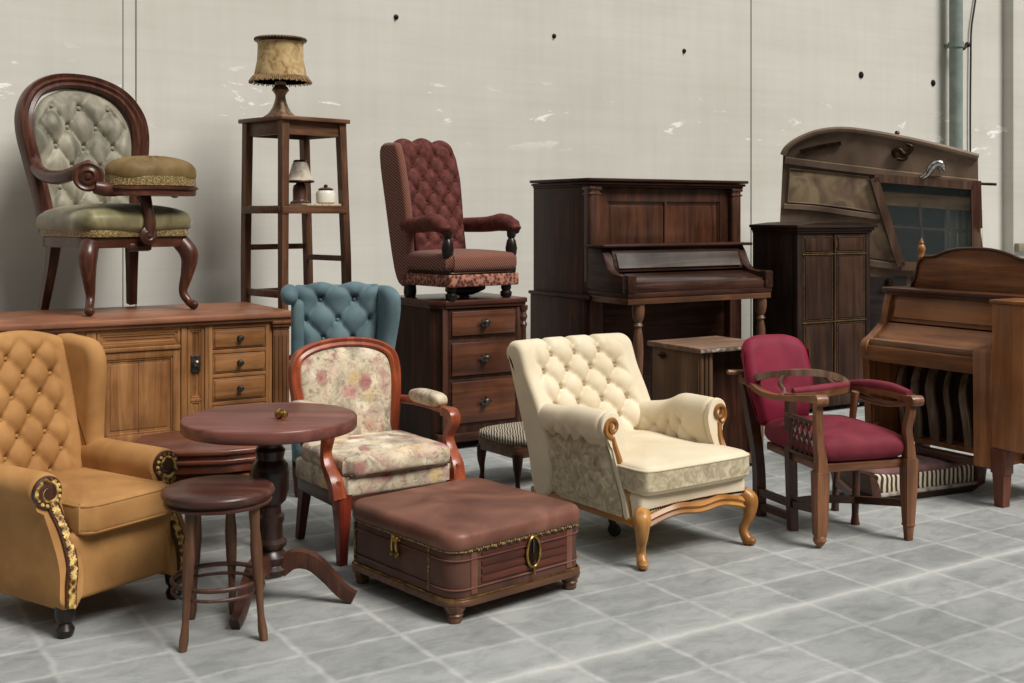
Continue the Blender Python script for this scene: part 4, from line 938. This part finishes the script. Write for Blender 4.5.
for p in (((-.21, .29, .12), (-.19, 0, .125), (-.222, -.29, .17)), ((-.21, .29, .05), (-.19, .02, .06)), ((.156, .02, .13), (.205, .26, .15)), ((.156, .01, .12), (.24, -.29, .17))):
    MB().tube(p, .013, section=[(-1, -1.3), (1, -1.3), (1, 1.3), (-1, 1.3)], up=(0, 0, 1)).build('stretcher', DRB('y'), rc)
MB().tube([(-.19, .0, .135), (-.02, .05, .125), (.156, .012, .12)], .014, section=[(-1, -1.2), (1, -1.2), (1, 1.2), (-1, 1.2)], n=5, up=(0, 0, 1)).build('stretcher', DRB('x'), rc)
MB().tube([(-.235, .41, .70), (-.33, .40, .705)], .012, 8).build('peg', CHW('x'), rc)

# ---------------------------------------------------------------- dark upright piano
pf = (.556, 8.2); PW, PD, PH = 1.46, .74, 1.765
pc = add2(pf, A, PW/2, PD/2)
pi_ = thing('upright_piano', 'tall dark brown upright piano with closed lid before the bare wall', 'piano', pc, A)
x0, x1, y0, y1 = -PW/2, PW/2, -PD/2, PD/2
m = MB(); m.box(x0, x0+.05, y0+.02, y1, .0, PH-.062, .004); m.box(x1-.05, x1, y0+.02, y1, 0, PH-.062, .004); m.box(x0+.05, x1-.05, y0+.10, y1, .03, PH-.062, .003); m.build('case', DRK(), pi_)
m = MB()
for z, o_, h in ((PH-.062, .008, .02), (PH-.045, .022, .02), (PH-.022, .038, .022)): m.box(x0-o_, x1+o_, y0-o_, y1, z, z+h, .007)
m.build('cornice', DRK('x'), pi_)
m = MB(); framed(m, x0+.085, x1-.085, 1.14, PH-.062, y0+.045, .03, .105, (), .014); m.box(-.012, .012, y0+.042, y0+.07, 1.24, PH-.165, .004); m.build('upper_panel', wood('piano_panel', (70, 42, 28), (108, 66, 44), .28, 'z', 12, .5), pi_)
for x in (x0, x1-.10):
    m = MB(); m.box(x, x+.10, y0, y0+.09, 1.0, PH-.062, .022, 3); m.box(x-.006, x+.106, y0-.008, y0+.09, PH-.085, PH-.06, .008); m.box(x-.004, x+.104, y0-.005, y0+.09, PH-.12, PH-.105, .006); m.build('corner_pilaster', DRB(), pi_)
KY = y0-.44                       # front of the key bed
m = MB(); xr = x1-.11
m.box(x0+.0, xr, KY, y0+.1, .93, .965, .006); m.build('key_bed', DRK('x'), pi_)
MB().box(x0+.005, xr-.005, KY+.006, y0+.08, .885, .93, .006).build('bed_rail', wood('rail_brown', (96, 60, 38), (128, 84, 56), .35, 'x'), pi_)
for s_ in (-1, 1):
    m = MB(); xc = x0+.035 if s_ < 0 else xr-.035
    m.prism([(y0+.05, .965), (y0+.05, 1.27), (y0-.13, 1.27), (y0-.16, 1.22), (y0-.20, 1.12), (y0-.26, 1.085), (KY+.02, 1.08), (KY, 1.06), (KY, .965)], xc-.035, xc+.035, 'yz', .008)
    m.box(xc-.04, xc+.04, KY-.008, KY+.06, .96, 1.09, .012); m.build('cheek', DRK('y'), pi_)
MB().box(x0-.02, xr+.045, y0-.19, y0+.05, 1.27, 1.292, .009, 3).build('shelf_lid', DRK('x'), pi_)
m = MB(); m.prism([(y0-.15, 1.27), (y0-.16, 1.25), (y0-.20, 1.13), (y0-.20, 1.1), (y0-.1, 1.1), (y0-.1, 1.27)], x0+.07, xr-.07, 'yz', .004); f_ = m.build('fallboard', DRK('x'), pi_)
m = MB(); m.prism([(y0-.174, 1.228), (y0-.212, 1.125), (y0-.206, 1.122), (y0-.168, 1.225)], x0+.10, xr-.10, 'yz', .001); m.build('music_ledge', wood('grey_lacquer', (96, 88, 84), (126, 117, 110), .14, 'x', 8, 1.2, .5), f_)
m = MB(); m.prism([(y0-.19, 1.085), (KY+.06, 1.045), (KY+.02, 1.035), (KY+.02, 1.015), (y0-.19, 1.06)], x0+.06, xr-.06, 'yz', .004); m.build('key_lid', wood('lid_lacquer', (70, 48, 42), (98, 72, 62), .1, 'x', 14, 1.8, .6), pi_)
MB().box(x0+.06, xr-.06, KY+.008, KY+.04, .965, 1.02, .006).build('key_slip', DRK('x'), pi_)
m = MB(); m.box(x0+.06, x1-.06, y0+.06, y0+.11, .14, .88, .006); m.box(x0+.05, x1-.05, y0+.04, y0+.10, 0.0, .13, .008); m.build('lower_panel', DRK('x'), pi_)
for x in (x0, x1-.12): MB().box(x, x+.12, y0+.0, y0+.08, .0, .885, .01).build('lower_pilaster', DRB(), pi_)
for x in (x0+.135, xr-.06):
    m = MB(); m.lathe([(r_*.8, z_) for r_, z_ in [(.03, 0), (.04, .03), (.028, .06), (.04, .09), (.03, .11), (.034, .3), (.046, .56), (.042, .66), (.028, .72), (.044, .735), (.03, .755), (.05, .79), (.056, .83), (.056, .886)]], (x, KY+.06, 0), 20); m.build('leg', WAL(), pi_)
m = MB(); m.box(x0-.05, x0+.01, y0-.02, y1, .90, .925, .008); m.build('side_ledge', DRK('y'), pi_)
MB().box(x0-.03, x0+.005, y0+.02, y1, .04, .90, .006).build('side_case', DRK('z'), pi_)

# ---------------------------------------------------------------- open cabinet in front of the piano
of = (1.079, 6.6); OW, OD, OH = .52, .45, .737
oc_ = add2(of, A, OW/2, OD/2)
ob = thing('open_cabinet', 'worn brown box cabinet with dark open front, standing before the dark piano', 'cabinet', oc_, A)
x0, x1, y0, y1 = -OW/2, OW/2, -OD/2, OD/2
M_worn = wood('worn_oak', (104, 76, 52), (136, 104, 76), .5, 'z', 16)
m = MB(); m.box(x0, x0+.025, y0+.02, y1, .03, OH-.03, .003); m.box(x1-.025, x1, y0+.02, y1, .03, OH-.03, .003); m.box(x0, x1, y1-.02, y1, .03, OH-.03, .003); m.box(x0, x1, y0+.02, y1, .03, .07, .003); m.build('carcass', M_worn, ob)
m = MB(); m.box(x0-.02, x1+.02, y0-.03, y1+.01, OH-.03, OH, .006); m.build('top', wood('worn_top', (124, 94, 72), (160, 128, 102), .4, 'x', 12, .2), ob)
M_wmet = pattern('worn_edging', [(.35, (62, 52, 44)), (.52, (112, 100, 88)), (.68, (180, 172, 160))], 30, 'noise', .45, 0)
MB().box(x0-.024, x1+.024, y0-.036, y0-.028, OH-.026, OH-.008, .002).build('edge_strip', M_wmet, ob)
m = MB()
for i in range(3): m.lathe([(.014, .06), (.014, OH-.04)], (x0+.02+i*.032, y0+.012, 0), 12)
m.box(x0, x0+.11, y0+.014, y0+.03, .03, OH-.03, .003); m.build('reeded_pillar', M_worn, ob)
MB().box(x0+.11, x1-.02, y0+.10, y0+.115, .07, OH-.03, .002).build('inner_panel', DRK('z'), ob)
m = MB(); m.lathe([(.02, 0), (.022, .006), (.012, .02)], (x0-.001, y0+.33, OH-.075), 12, (-1, 0, 0)); m.box(x0-.012, x0-.002, y0+.29, y0+.37, OH-.08, OH-.07, .002); m.build('catch', M_dkbr, ob)
MB().tube([(x1-.04, y0-.034, OH-.02), (x1-.03, y0-.04, OH-.05), (x1-.035, y0-.03, OH-.2), (x1-.03, y0-.03, OH-.4), (x1-.06, y0-.02, OH-.46)], .004, 6, n=5).build('wire', M_silver, ob)
for x in (x0+.03, x1-.03):
    for y in (y0+.05, y1-.04): MB().lathe([(.02, 0), (.026, .032)], (x, y, 0), 10).build('foot', DRK(), ob)

# ---------------------------------------------------------------- tall dark cabinet
tf_ = (2.135, 8.6); TW, TD, TH = .80, .475, 1.43
tc_ = add2(tf_, A, TW/2, TD/2)
tcab = thing('tall_cabinet', 'tall narrow blackish cabinet with gilt lined double doors in front of the caravan', 'cabinet', tc_, A)
x0, x1, y0, y1 = -TW/2, TW/2, -TD/2, TD/2
BLK = lambda ax='z': wood('blackened_wood', (42, 29, 22), (66, 47, 36), .5, ax, 24, 0, .18)
m = MB(); m.box(x0, x1, y0+.03, y1, .06, TH-.05, .004); m.build('carcass', BLK(), tcab)
m = MB()
for z, o_ in ((TH-.07, .008), (TH-.05, .022), (TH-.028, .04)): m.box(x0-o_, x1+o_, y0-o_, y1, z, z+.024, .006)
m.prism([(x0-.04, TH-.006), (x1+.04, TH-.006), (x1*.6, TH+.012), (0, TH+.018), (x0*.6, TH+.012)], y0-.04, y1, 'xz', .003); m.build('cornice', BLK('x'), tcab)
m = MB(); m.box(x0, x0+.05, y0, y0+.06, .06, TH-.07, .008); m.box(x1-.05, x1, y0, y0+.06, .06, TH-.07, .008)
m.box(x0-.01, x1+.01, y0-.012, y0+.05, .04, .12, .008); m.box(x0+.05, x1-.05, y0+.004, y0+.05, .115, .125, 0); m.build('face_frame', BLK('z'), tcab)
M_smoky = wood('smoky_panel', (54, 34, 24), (88, 59, 42), .48, 'z', 9, 0, .2)
M_line = metal('dull_gilt', (128, 98, 60), .45, .6)
for a, b_ in ((x0+.052, -.008), (.008, x1-.052)):
    m = MB(); m.box(a, b_, y0+.004, y0+.035, .125, TH-.075, .003); d = m.build('door', BLK('z'), tcab)
    for z0, z1 in ((1.225, 1.325), (.71, 1.18), (.165, .66)):
        p = MB().box(a+.03, b_-.03, y0-.003, y0+.008, z0, z1, .005).build('panel', M_smoky, d)
        MB().tube([(a+.022, y0+.003, z0-.008), (b_-.022, y0+.003, z0-.008), (b_-.022, y0+.003, z1+.008), (a+.022, y0+.003, z1+.008)], .003, section=sq, up=(0, 1, 0), closed=True).build('gilt_line', M_line, d)
    MB().box(a, b_, y0-.006, y0+.006, 1.198, 1.206, .002).build('gilt_line', M_line, d)
    MB().box(a, b_, y0-.006, y0+.006, .682, .69, .002).build('gilt_line', M_line, d)
m = MB(); m.lathe([(.007, .125), (.007, TH-.08)], (0, y0, 0), 10); m.lathe([(.012, 1.25), (.014, 1.28), (.01, 1.31)], (0, y0-.004, 0), 10); m.build('door_bead', wood('bead_brown', (104, 70, 46), (140, 98, 66), .4), tcab)
for x in (x0+.04, x1-.04):
    for y in (y0+.04, y1-.04): MB().lathe([(.026, 0), (.034, .03), (.03, .06)], (x, y, 0), 12).build('foot', BLK(), tcab)

# ---------------------------------------------------------------- spinet piano on the right
sp_ = thing('spinet_piano', 'brown spinet piano with scalloped back board and open knee space at the right edge', 'piano', (2.546, 6.465), -58)
x0, x1 = -.45, .56
m = MB(); m.box(x0, x0+.04, -.27, .22, .19, .66, .005); m.box(x0, x0+.04, -.06, .22, .6, 1.045, .005)
m.box(x0, x1, .16, .22, .19, 1.05, .004); m.box(x0, x1, -.1, .2, .19, .215, .003); m.build('case', SPN(), sp_)
m = MB(); m.prism([(-.10, 1.045), (-.13, .98), (-.155, .86), (-.25, .80), (-.31, .775), (-.33, .74), (-.32, .69), (-.29, .66), (-.28, .19), (-.05, .19), (0, 1.045)], x0-.02, x0+.03, 'yz', .008); m.build('cheek', SPN(), sp_)
m = MB(); m.prism([(-.10, .83), (-.33, .80), (-.345, .78), (-.34, .19), (-.05, .19)], .30, .42, 'yz', .008); m.build('cheek', SPN(), sp_)
m = MB(); m.box(.415, .60, -.345, .2, .30, 1.045, .008); m.box(.405, .61, -.355, .21, 1.045, 1.065, .007); m.build('end_panel', wood('spinet_light', (156, 98, 54), (186, 126, 76), .32, 'z', 14, .35), sp_)
m = MB(); m.box(x0-.03, .47, -.13, .2, 1.05, 1.075, .008); m.box(x0-.015, .42, -.11, .2, 1.03, 1.052, .006); m.build('top_shelf', wood('spinet_dark', (80, 46, 30), (108, 66, 44), .3, 'x', 18, .3), sp_)
m = MB(); m.prism([(-.085, 1.03), (-.125, .88), (-.10, .87), (-.05, 1.03)], x0+.03, .41, 'yz', .004); de = m.build('music_desk', SPN('x'), sp_)
m = MB(); m.prism([(-.105, 1.005), (-.13, .905), (-.118, .9), (-.09, 1.0)], x0+.06, .38, 'yz', .004); m.build('panel', wood('spinet_light', (156, 98, 54), (186, 126, 76), .32, 'x', 14, .35), de)
m = MB(); m.prism([(-.10, .87), (-.14, .87), (-.15, .85), (-.22, .80), (-.235, .785), (-.1, .785)], x0+.03, .31, 'yz', .004); m.build('fallboard', SPN('x'), sp_)
MB().box(x0+.03, .31, -.30, -.1, .745, .785, .008).build('key_lid', wood('spinet_pale', (132, 96, 70), (172, 136, 104), .3, 'x', 30, .3), sp_)
MB().box(x0+.02, .31, -.315, -.05, .66, .748, .008).build('key_bed', SPN('x'), sp_)
# scalloped back board
o2 = [(-.40, 1.07), (-.385, 1.10), (-.365, 1.15), (-.345, 1.225), (-.31, 1.255), (-.24, 1.26), (-.17, 1.285), (-.08, 1.305), (.05, 1.312), (.16, 1.305), (.25, 1.285), (.32, 1.26), (.40, 1.255), (.44, 1.225), (.46, 1.15), (.48, 1.10), (.49, 1.07)]
P_ = [(p.x, p.y) for p in crv([(a, b_, 0) for a, b_ in o2], 4)]
MB().prism(P_, .045, .08, 'xz', .005).build('back_board', SPN('x'), sp_)
m = MB(); m.tube([(p[0], .04, p[1]) for p in P_], .009, 8); m.build('board_moulding', wood('spinet_dark', (80, 46, 30), (108, 66, 44), .3, 'x', 18, .3), sp_)
MB().lathe([(.012, 1.24), (.02, 1.255), (.014, 1.27), (.018, 1.285), (.024, 1.30), (.02, 1.318), (.01, 1.328), (.014, 1.338), (.008, 1.35), (.002, 1.368)], (-.325, .04, 0), 16).build('finial', GLT(), sp_)
# knee space: dark back and pale arched slats
MB().box(x0+.04, .30, .02, .04, .21, .66, .002).build('knee_board', DRK('z'), sp_)
M_slat = wood('grey_slat', (120, 100, 82), (170, 150, 128), .5)
for i in range(6):
    x = -.36+i*.108; w_ = .018+.006*(i % 3)
    MB().tube([(x, -.06-.02*(i % 2), .215), (x+.005, -.09, .36), (x-.01, -.10, .50), (x-.03, -.05, .60), (x-.035, .01, .655)], [w_, w_, w_*.9, w_*.7], section=[(-1, -.35), (1, -.35), (1, .35), (-1, .35)], n=5, up=(0, 1, 0)).build('slat', M_slat, sp_)
m = MB(); m.box(x0+.0, .42, -.30, -.24, .175, .215, .006); m.build('bottom_rail', DRB('x'), sp_)
for x, y in ((x0+.03, -.25), (.45, -.31), (x0+.03, .17), (.53, .16)):
    m = MB(); m.box(x-.045, x+.045, y-.035, y+.035, .17, .30, .006); m.tube([(x, y, .19), (x, y, 0)], [.034, .026], section=sq, up=(0, 1, 0)); m.build('leg', wood('spinet_leg', (104, 58, 40), (138, 84, 60), .35), sp_)

# ---------------------------------------------------------------- low striped cradle bench under the spinet
M_str = pattern('striped_cover', [(.3, (58, 44, 34)), (.45, (110, 86, 60)), (.55, (186, 172, 146)), (.8, (206, 196, 172))], 10, 'wave', .8, .1, 2.6)
M_plum = pattern('plum_cover', [(.3, (70, 44, 44)), (.6, (122, 84, 80))], 9, 'noise', .85, .2)
cb = thing('cradle', 'low dark cradle with striped cloth sides on the floor beneath the spinet', 'cradle', (2.215, 6.27), 25)
m = MB(); m.prism([(-.47, .05), (-.47, .035), (-.38, .0), (.24, .0), (.33, .035), (.33, .05), (.24, .03), (-.38, .03)], -.15, .15, 'xz', .005); m.build('base', BLK('x'), cb)
for s_ in (-1, 1):
    m = MB(); e_ = -.13 if s_ < 0 else 0; m.prism([(s_*.27+e_, .03), (s_*.33+e_, .035), (s_*.355+e_, .16), (s_*.33+e_, .162), (s_*.285+e_, .10)], -.155, .155, 'xz', .005); m.build('end_board', DRB('y'), cb)
MB().box(-.41, .285, -.13, .13, .03, .145, .02, 3).build('striped_side', M_str, cb)
MB().box(-.42, .30, -.15, -.128, .03, .052, .006).build('front_rail', pattern('worn_rail', [(.3, (90, 80, 72)), (.6, (168, 160, 150))], 20, 'noise', .5, 0), cb)
m = cushion(-.41, .28, -.13, .135, .12, .168, .4, 0); m.warp(lambda x, y, z: (x, y, z+(.005*math.sin(x*40)*math.sin(y*50) if z > .13 else 0))); m.build('cushion', M_plum, cb, ang=75)

# ---------------------------------------------------------------- caravan
CA = -14.5
cvp = ray(783, 9.9)                                  # left front corner; the long side turns slightly to the left
CX = .79
cva = add2(cvp, CA, CX, .60)
def qc(px, py):
    k = (px-512)/F; c_, s_ = math.cos(R(CA)), math.sin(R(CA)); s = (k*cvp[1]-cvp[0])/(c_-s_*k); Y = cvp[1]+s_*s
    return (s-CX, H-(py-HZ)*Y/F)
car = thing('caravan', 'old rusty brown caravan with curved roof and large slanted side window by the back wall', 'caravan', cva, CA)
M_rust = pattern('rusty_paint', [(.3, (84, 68, 56)), (.5, (112, 93, 77)), (.7, (138, 116, 97))], 2.4, 'noise', .55, 0, .8)
M_rust2 = pattern('faded_panel', [(.28, (90, 70, 56)), (.45, (122, 101, 82)), (.6, (156, 138, 106)), (.75, (116, 94, 78))], 4.5, 'noise', .5, 0, .8)
FY = -.60
roof = [(783, 156), (787, 149), (796, 142), (810, 135.5), (826, 131.5), (843, 130.5), (860, 132), (885, 136), (915, 142), (945, 149), (978, 158)]
rp_ = [qc(*p) for p in roof]
outl = [(rp_[0][0]-.03, .35)]+[qc(780, 222)]+rp_+[(rp_[-1][0]+.02, .35)]
hole = [qc(874, 178), qc(975, 186), qc(976, 268), qc(901, 266)]
m = MB()
vv = [Vector((a, b_, 0)) for a, b_ in outl]; hv = [Vector((a, b_, 0)) for a, b_ in hole]
allp = vv+hv; tris = tessellate_polygon([vv, hv])
for y in (FY, FY+.04):
    q = [m.v((p.x, y, p.y)) for p in allp]
    for t_ in tris: m.f([q[i] for i in t_])
    if y == FY: qa = q
for base, n_ in ((0, len(vv)), (len(vv), len(hv))):
    for i in range(n_):
        a, b_ = base+i, base+(i+1) % n_; m.f([qa[a], qa[b_], q[b_], q[a]])
m.build('side_wall', M_rust, car, ang=30)
m = MB(); tris = tessellate_polygon([vv]); 
for y in (.56, .60):
    q = [m.v((p.x, y, p.y)) for p in vv]
    for t_ in tris: m.f([q[i] for i in t_])
    if y == .56: qa = q
for i in range(len(vv)): m.f([qa[i], qa[(i+1) % len(vv)], q[(i+1) % len(vv)], q[i]])
m.build('side_wall', M_rust, car, ang=30)
def strip(pts, name, mt, th=.03):                    # skin between the two sides
    m = MB(); rows = [[m.v((a, y, b_+d)) for a, b_ in pts] for y, d in ((FY+.04, 0), (.56, 0))]
    low = [[m.v((a*.985, y, b_-th)) for a, b_ in pts] for y in (FY+.04, .56)]
    for R_ in (rows, low):
        for i in range(len(pts)-1): m.f([R_[0][i], R_[0][i+1], R_[1][i+1], R_[1][i]])
    for k in (0, 1):
        for i in range(len(pts)-1): m.f([rows[k][i], rows[k][i+1], low[k][i+1], low[k][i]])
    m.f([rows[0][0], rows[1][0], low[1][0], low[0][0]]); m.f([rows[0][-1], rows[1][-1], low[1][-1], low[0][-1]])
    return m.build(name, mt, car)
strip(rp_, 'roof', M_rust)
m = MB(); m.prism([outl[0], outl[1], outl[2], (outl[2][0]+.03, outl[2][1]), (outl[1][0]+.03, outl[1][1]), (outl[0][0]+.03, outl[0][1])], FY+.04, .56, 'xz', 0); m.build('end_wall', M_rust, car)
m = MB(); m.prism([outl[-1], outl[-2], (outl[-2][0]-.03, outl[-2][1]-.01), (outl[-1][0]-.03, outl[-1][1])], FY+.04, .56, 'xz', 0); m.build('end_wall', M_rust, car)
MB().box(outl[0][0], outl[-1][0], FY+.04, .56, .35, .40, .003).build('floor_pan', M_rust, car)
m = MB(); m.tube([(a, FY-.012, b_+.006) for a, b_ in crv([(p[0], p[1], 0) for p in rp_], 4) and [(p.x, p.y) for p in crv([(q_[0], q_[1], 0) for q_ in rp_], 4)]], .028, 8); m.build('roof_rim', M_rust, car)
def belt(p, name, r, mt=None, dy=-.012): 
    return MB().tube([(qc(*q_)[0], FY+dy, qc(*q_)[1]) for q_ in p], r, section=[(-1, -.6), (.7, -.6), (1, 0), (.7, .6), (-1, .6)], n=5, up=(0, 1, 0)).build(name, mt or M_rust, car)
belt([(785, 160), (830, 166), (880, 172), (930, 178), (977, 183)], 'belt_moulding', .03)
belt([(784, 206), (815, 208), (850, 213), (880, 217)], 'belt_moulding', .022)
belt([(866, 262), (900, 266), (977, 269)], 'belt_moulding', .028)
pl = [qc(790, 169), qc(868, 177), qc(879, 213), qc(850, 208), qc(815, 204), qc(788, 202)]
pn = MB().prism(pl, FY-.012, FY+.01, 'xz', .006).build('side_panel', M_rust2, car)
MB().tube([(a, FY-.014, b_) for a, b_ in pl], .008, 6, closed=True).build('panel_bead', M_rust, pn)
MB().prism([qc(868, 228), qc(880, 222), qc(898, 262), qc(868, 258)], FY-.01, FY+.01, 'xz', .005).build('side_panel', M_rust2, car)
wf_ = MB()
for a, b_ in zip(hole, hole[1:]+hole[:1]): wf_.tube([(a[0], FY-.012, a[1]), (b_[0], FY-.012, b_[1])], .034, section=sq, up=(0, 1, 0))
M_wfr = wood('window_frame_wood', (104, 78, 62), (140, 110, 90), .4, 'z', 16)
wfo = wf_.build('window_frame', M_wfr, car)
m, nt, b = newmat('window_glass'); b.inputs['Base Color'].default_value = lin((110, 122, 122)); b.inputs['Roughness'].default_value = .06; b.inputs['Alpha'].default_value = .2; b.inputs['Specular IOR Level'].default_value = .8
M_glass = m
MB().prism(hole, FY+.012, FY+.018, 'xz', 0).build('glass_pane', M_glass, wfo)
vl = MB().prism([qc(879, 191), qc(975, 198), qc(975, 211), qc(884, 205)], FY+.022, FY+.05, 'xz', .008).build('roller_blind', wood('copper_blind', (180, 138, 90), (222, 182, 126), .3, 'x', 10, .2), wfo)
m = MB()
for p in (((920, 203), (925, 266)), ((948, 207), (952, 268))): m.tube([(qc(*q_)[0], FY+.03, qc(*q_)[1]) for q_ in p], .011, section=sq, up=(0, 1, 0))
m.tube([(qc(*q_)[0], FY+.03, qc(*q_)[1]) for q_ in ((888, 226), (976, 232))], .011, section=sq, up=(0, 1, 0)); m.build('glazing_bar', M_wfr, wfo)
# pale curtain and a bench back seen through the glass
m = MB(); sec_ = []
a0, b0 = qc(962, 262); a1, b1 = qc(974, 210)
m2 = MB(); rows = []
for i in range(25):
    x = a0-.12+.30*i/24; y = FY+.12+.018*math.sin(i*1.4); rows.append((m2.v((x, y, b0-.1)), m2.v((x, y, b1))))
for p, q_ in zip(rows, rows[1:]): m2.f([p[0], q_[0], q_[1], p[1]])
cu_ = m2.build('curtain', cloth('pale_curtain', (150, 158, 140), (190, 196, 176), .9, .1, 3), wfo); so2_ = cu_.modifiers.new('solid', 'SOLIDIFY'); so2_.thickness = .004
MB().box(-.6, .7, .3, .5, .4, 1.15, .03).build('seat_back', cloth('blue_grey_seat', (72, 86, 92), (98, 112, 116), .8, .1, 3), car)
# lower doors
for xa, xb in ((-.76, -.24), (-.2, .22), (.26, .72)):
    d = MB().box(xa, xb, FY-.012, FY+.01, .45, .98, .006).build('lower_panel', wood('caravan_dark', (52, 44, 40), (76, 66, 60), .5, 'x', 8), car)
a, b_ = qc(889, 282); MB().lathe([(.03, 0), (.034, .008), (.016, .014), (.03, .028), (.024, .045), (.008, .05)], (a, FY-.01, b_), 14, (0, -1, 0)).build('door_knob', M_dkbr, car)
a, b_ = qc(921, 177)
m = MB(); m.tube([(qc(*q_)[0], FY-d_, qc(*q_)[1]) for q_, d_ in (((921, 178), .03), ((927, 174), .05), ((931, 167), .07), ((936, 163.5), .075), ((941, 165), .07), ((944, 171), .04))], [.018, .026, .034, .03, .028, .014], 10, n=6)
m.tube([(qc(*q_)[0], FY-.06, qc(*q_)[1]) for q_ in ((936, 164), (938, 169), (940, 173))], .014, 8, n=3); m.build('grab_handle', M_silver, car)
m = MB(); m.tube([(qc(*q_)[0], FY-.035, qc(*q_)[1]) for q_ in ((895, 158), (893, 152), (899, 150), (903, 154), (908, 153), (911, 147), (906, 144.5))], [.012, .02, .022, .02, .018, .012], 10, n=7); m.tube([(qc(*q_)[0], FY-.035, qc(*q_)[1]) for q_ in ((897, 159), (903, 160), (907, 157))], .014, 8, n=4); m.build('scroll_ornament', M_dkbr, car)
belt([(800, 152), (820, 147), (841, 143.5)], 'roof_strip', .018, M_dkbr, -.02)
a, b_ = qc(898, 137); MB().ball((a, FY+.1, b_+.04), .022, 8).build('roof_knob', M_dkbr, car)
m = MB(); a, b_ = qc(976, 186); a2, b2 = qc(981, 248); m.tube([(a, FY-.03, b_+.04), (a+.01, FY-.03, b_-.35)], .034, section=[(-1, -.5), (1, -.5), (1, .5), (-1, .5)], up=(0, 1, 0)); m.tube([(a, FY-.03, b_-.3), (a2, FY-.03, b2)], [.02, .013], 8); m.build('corner_stay', wood('red_stay', (92, 56, 44), (128, 82, 66), .4), car)
a, b_ = qc(970, 181); MB().tube([(a, FY-.02, b_-.02), (a+.2, FY-.03, b_-.03)], .012, 8).build('peg', M_dkbr, car)
for x in (-.42, .42):
    for y in (FY+.08, .48):
        m = MB(); m.lathe([(.14, -.07), (.27, -.075), (.30, -.055), (.30, .055), (.27, .075), (.14, .07)], (x, y, .30), 28, (0, 1, 0)); wh = m.build('wheel', M_black, car)
        MB().lathe([(.14, -.06), (.15, -.05), (.05, -.045), (.04, -.085), (.02, -.09)], (x, y, .30), 20, (0, 1, 0)).build('hub', M_rust, wh)
MB().box(-.72, .72, FY+.1, .5, .28, .35, .01).build('chassis', M_iron, car)
# ---------------------------------------------------------------- camera, light
cam = bpy.data.cameras.new('camera'); co = bpy.data.objects.new('camera', cam); COL.objects.link(co)
cam.sensor_width = 36; cam.lens = F/1024*36; cam.shift_y = -(341.5-HZ)/1024
co.location = (0, 0, H); co.rotation_euler = (PI/2, 0, 0); SC.camera = co
w = bpy.data.worlds.new('world'); SC.world = w; w.use_nodes = True; nt = w.node_tree
bg = nt.nodes['Background']
tc = N(nt, 'ShaderNodeTexCoord'); se = N(nt, 'ShaderNodeSeparateXYZ'); L(nt, tc.outputs['Generated'], se.inputs[0])
L(nt, ramp(nt, se.outputs[2], [(.0, (96, 92, 86)), (.45, (128, 124, 118)), (.6, (190, 190, 188)), (.9, (250, 252, 255))]), bg.inputs[0])
mr = N(nt, 'ShaderNodeMapRange')
bg.inputs[1].default_value = .72
su = bpy.data.lights.new('sun', 'SUN'); su.energy = 4.0; su.angle = R(26); su.color = (1, .97, .93)
so = bpy.data.objects.new('sun', su); COL.objects.link(so)
so.rotation_euler = Vector((-.62, .45, -.95)).to_track_quat('-Z', 'Y').to_euler()
vs = SC.view_settings; vs.view_transform = 'Standard'; vs.look = 'None'; vs.gamma = 1; vs.use_curve_mapping = False; vs.exposure = 0.0
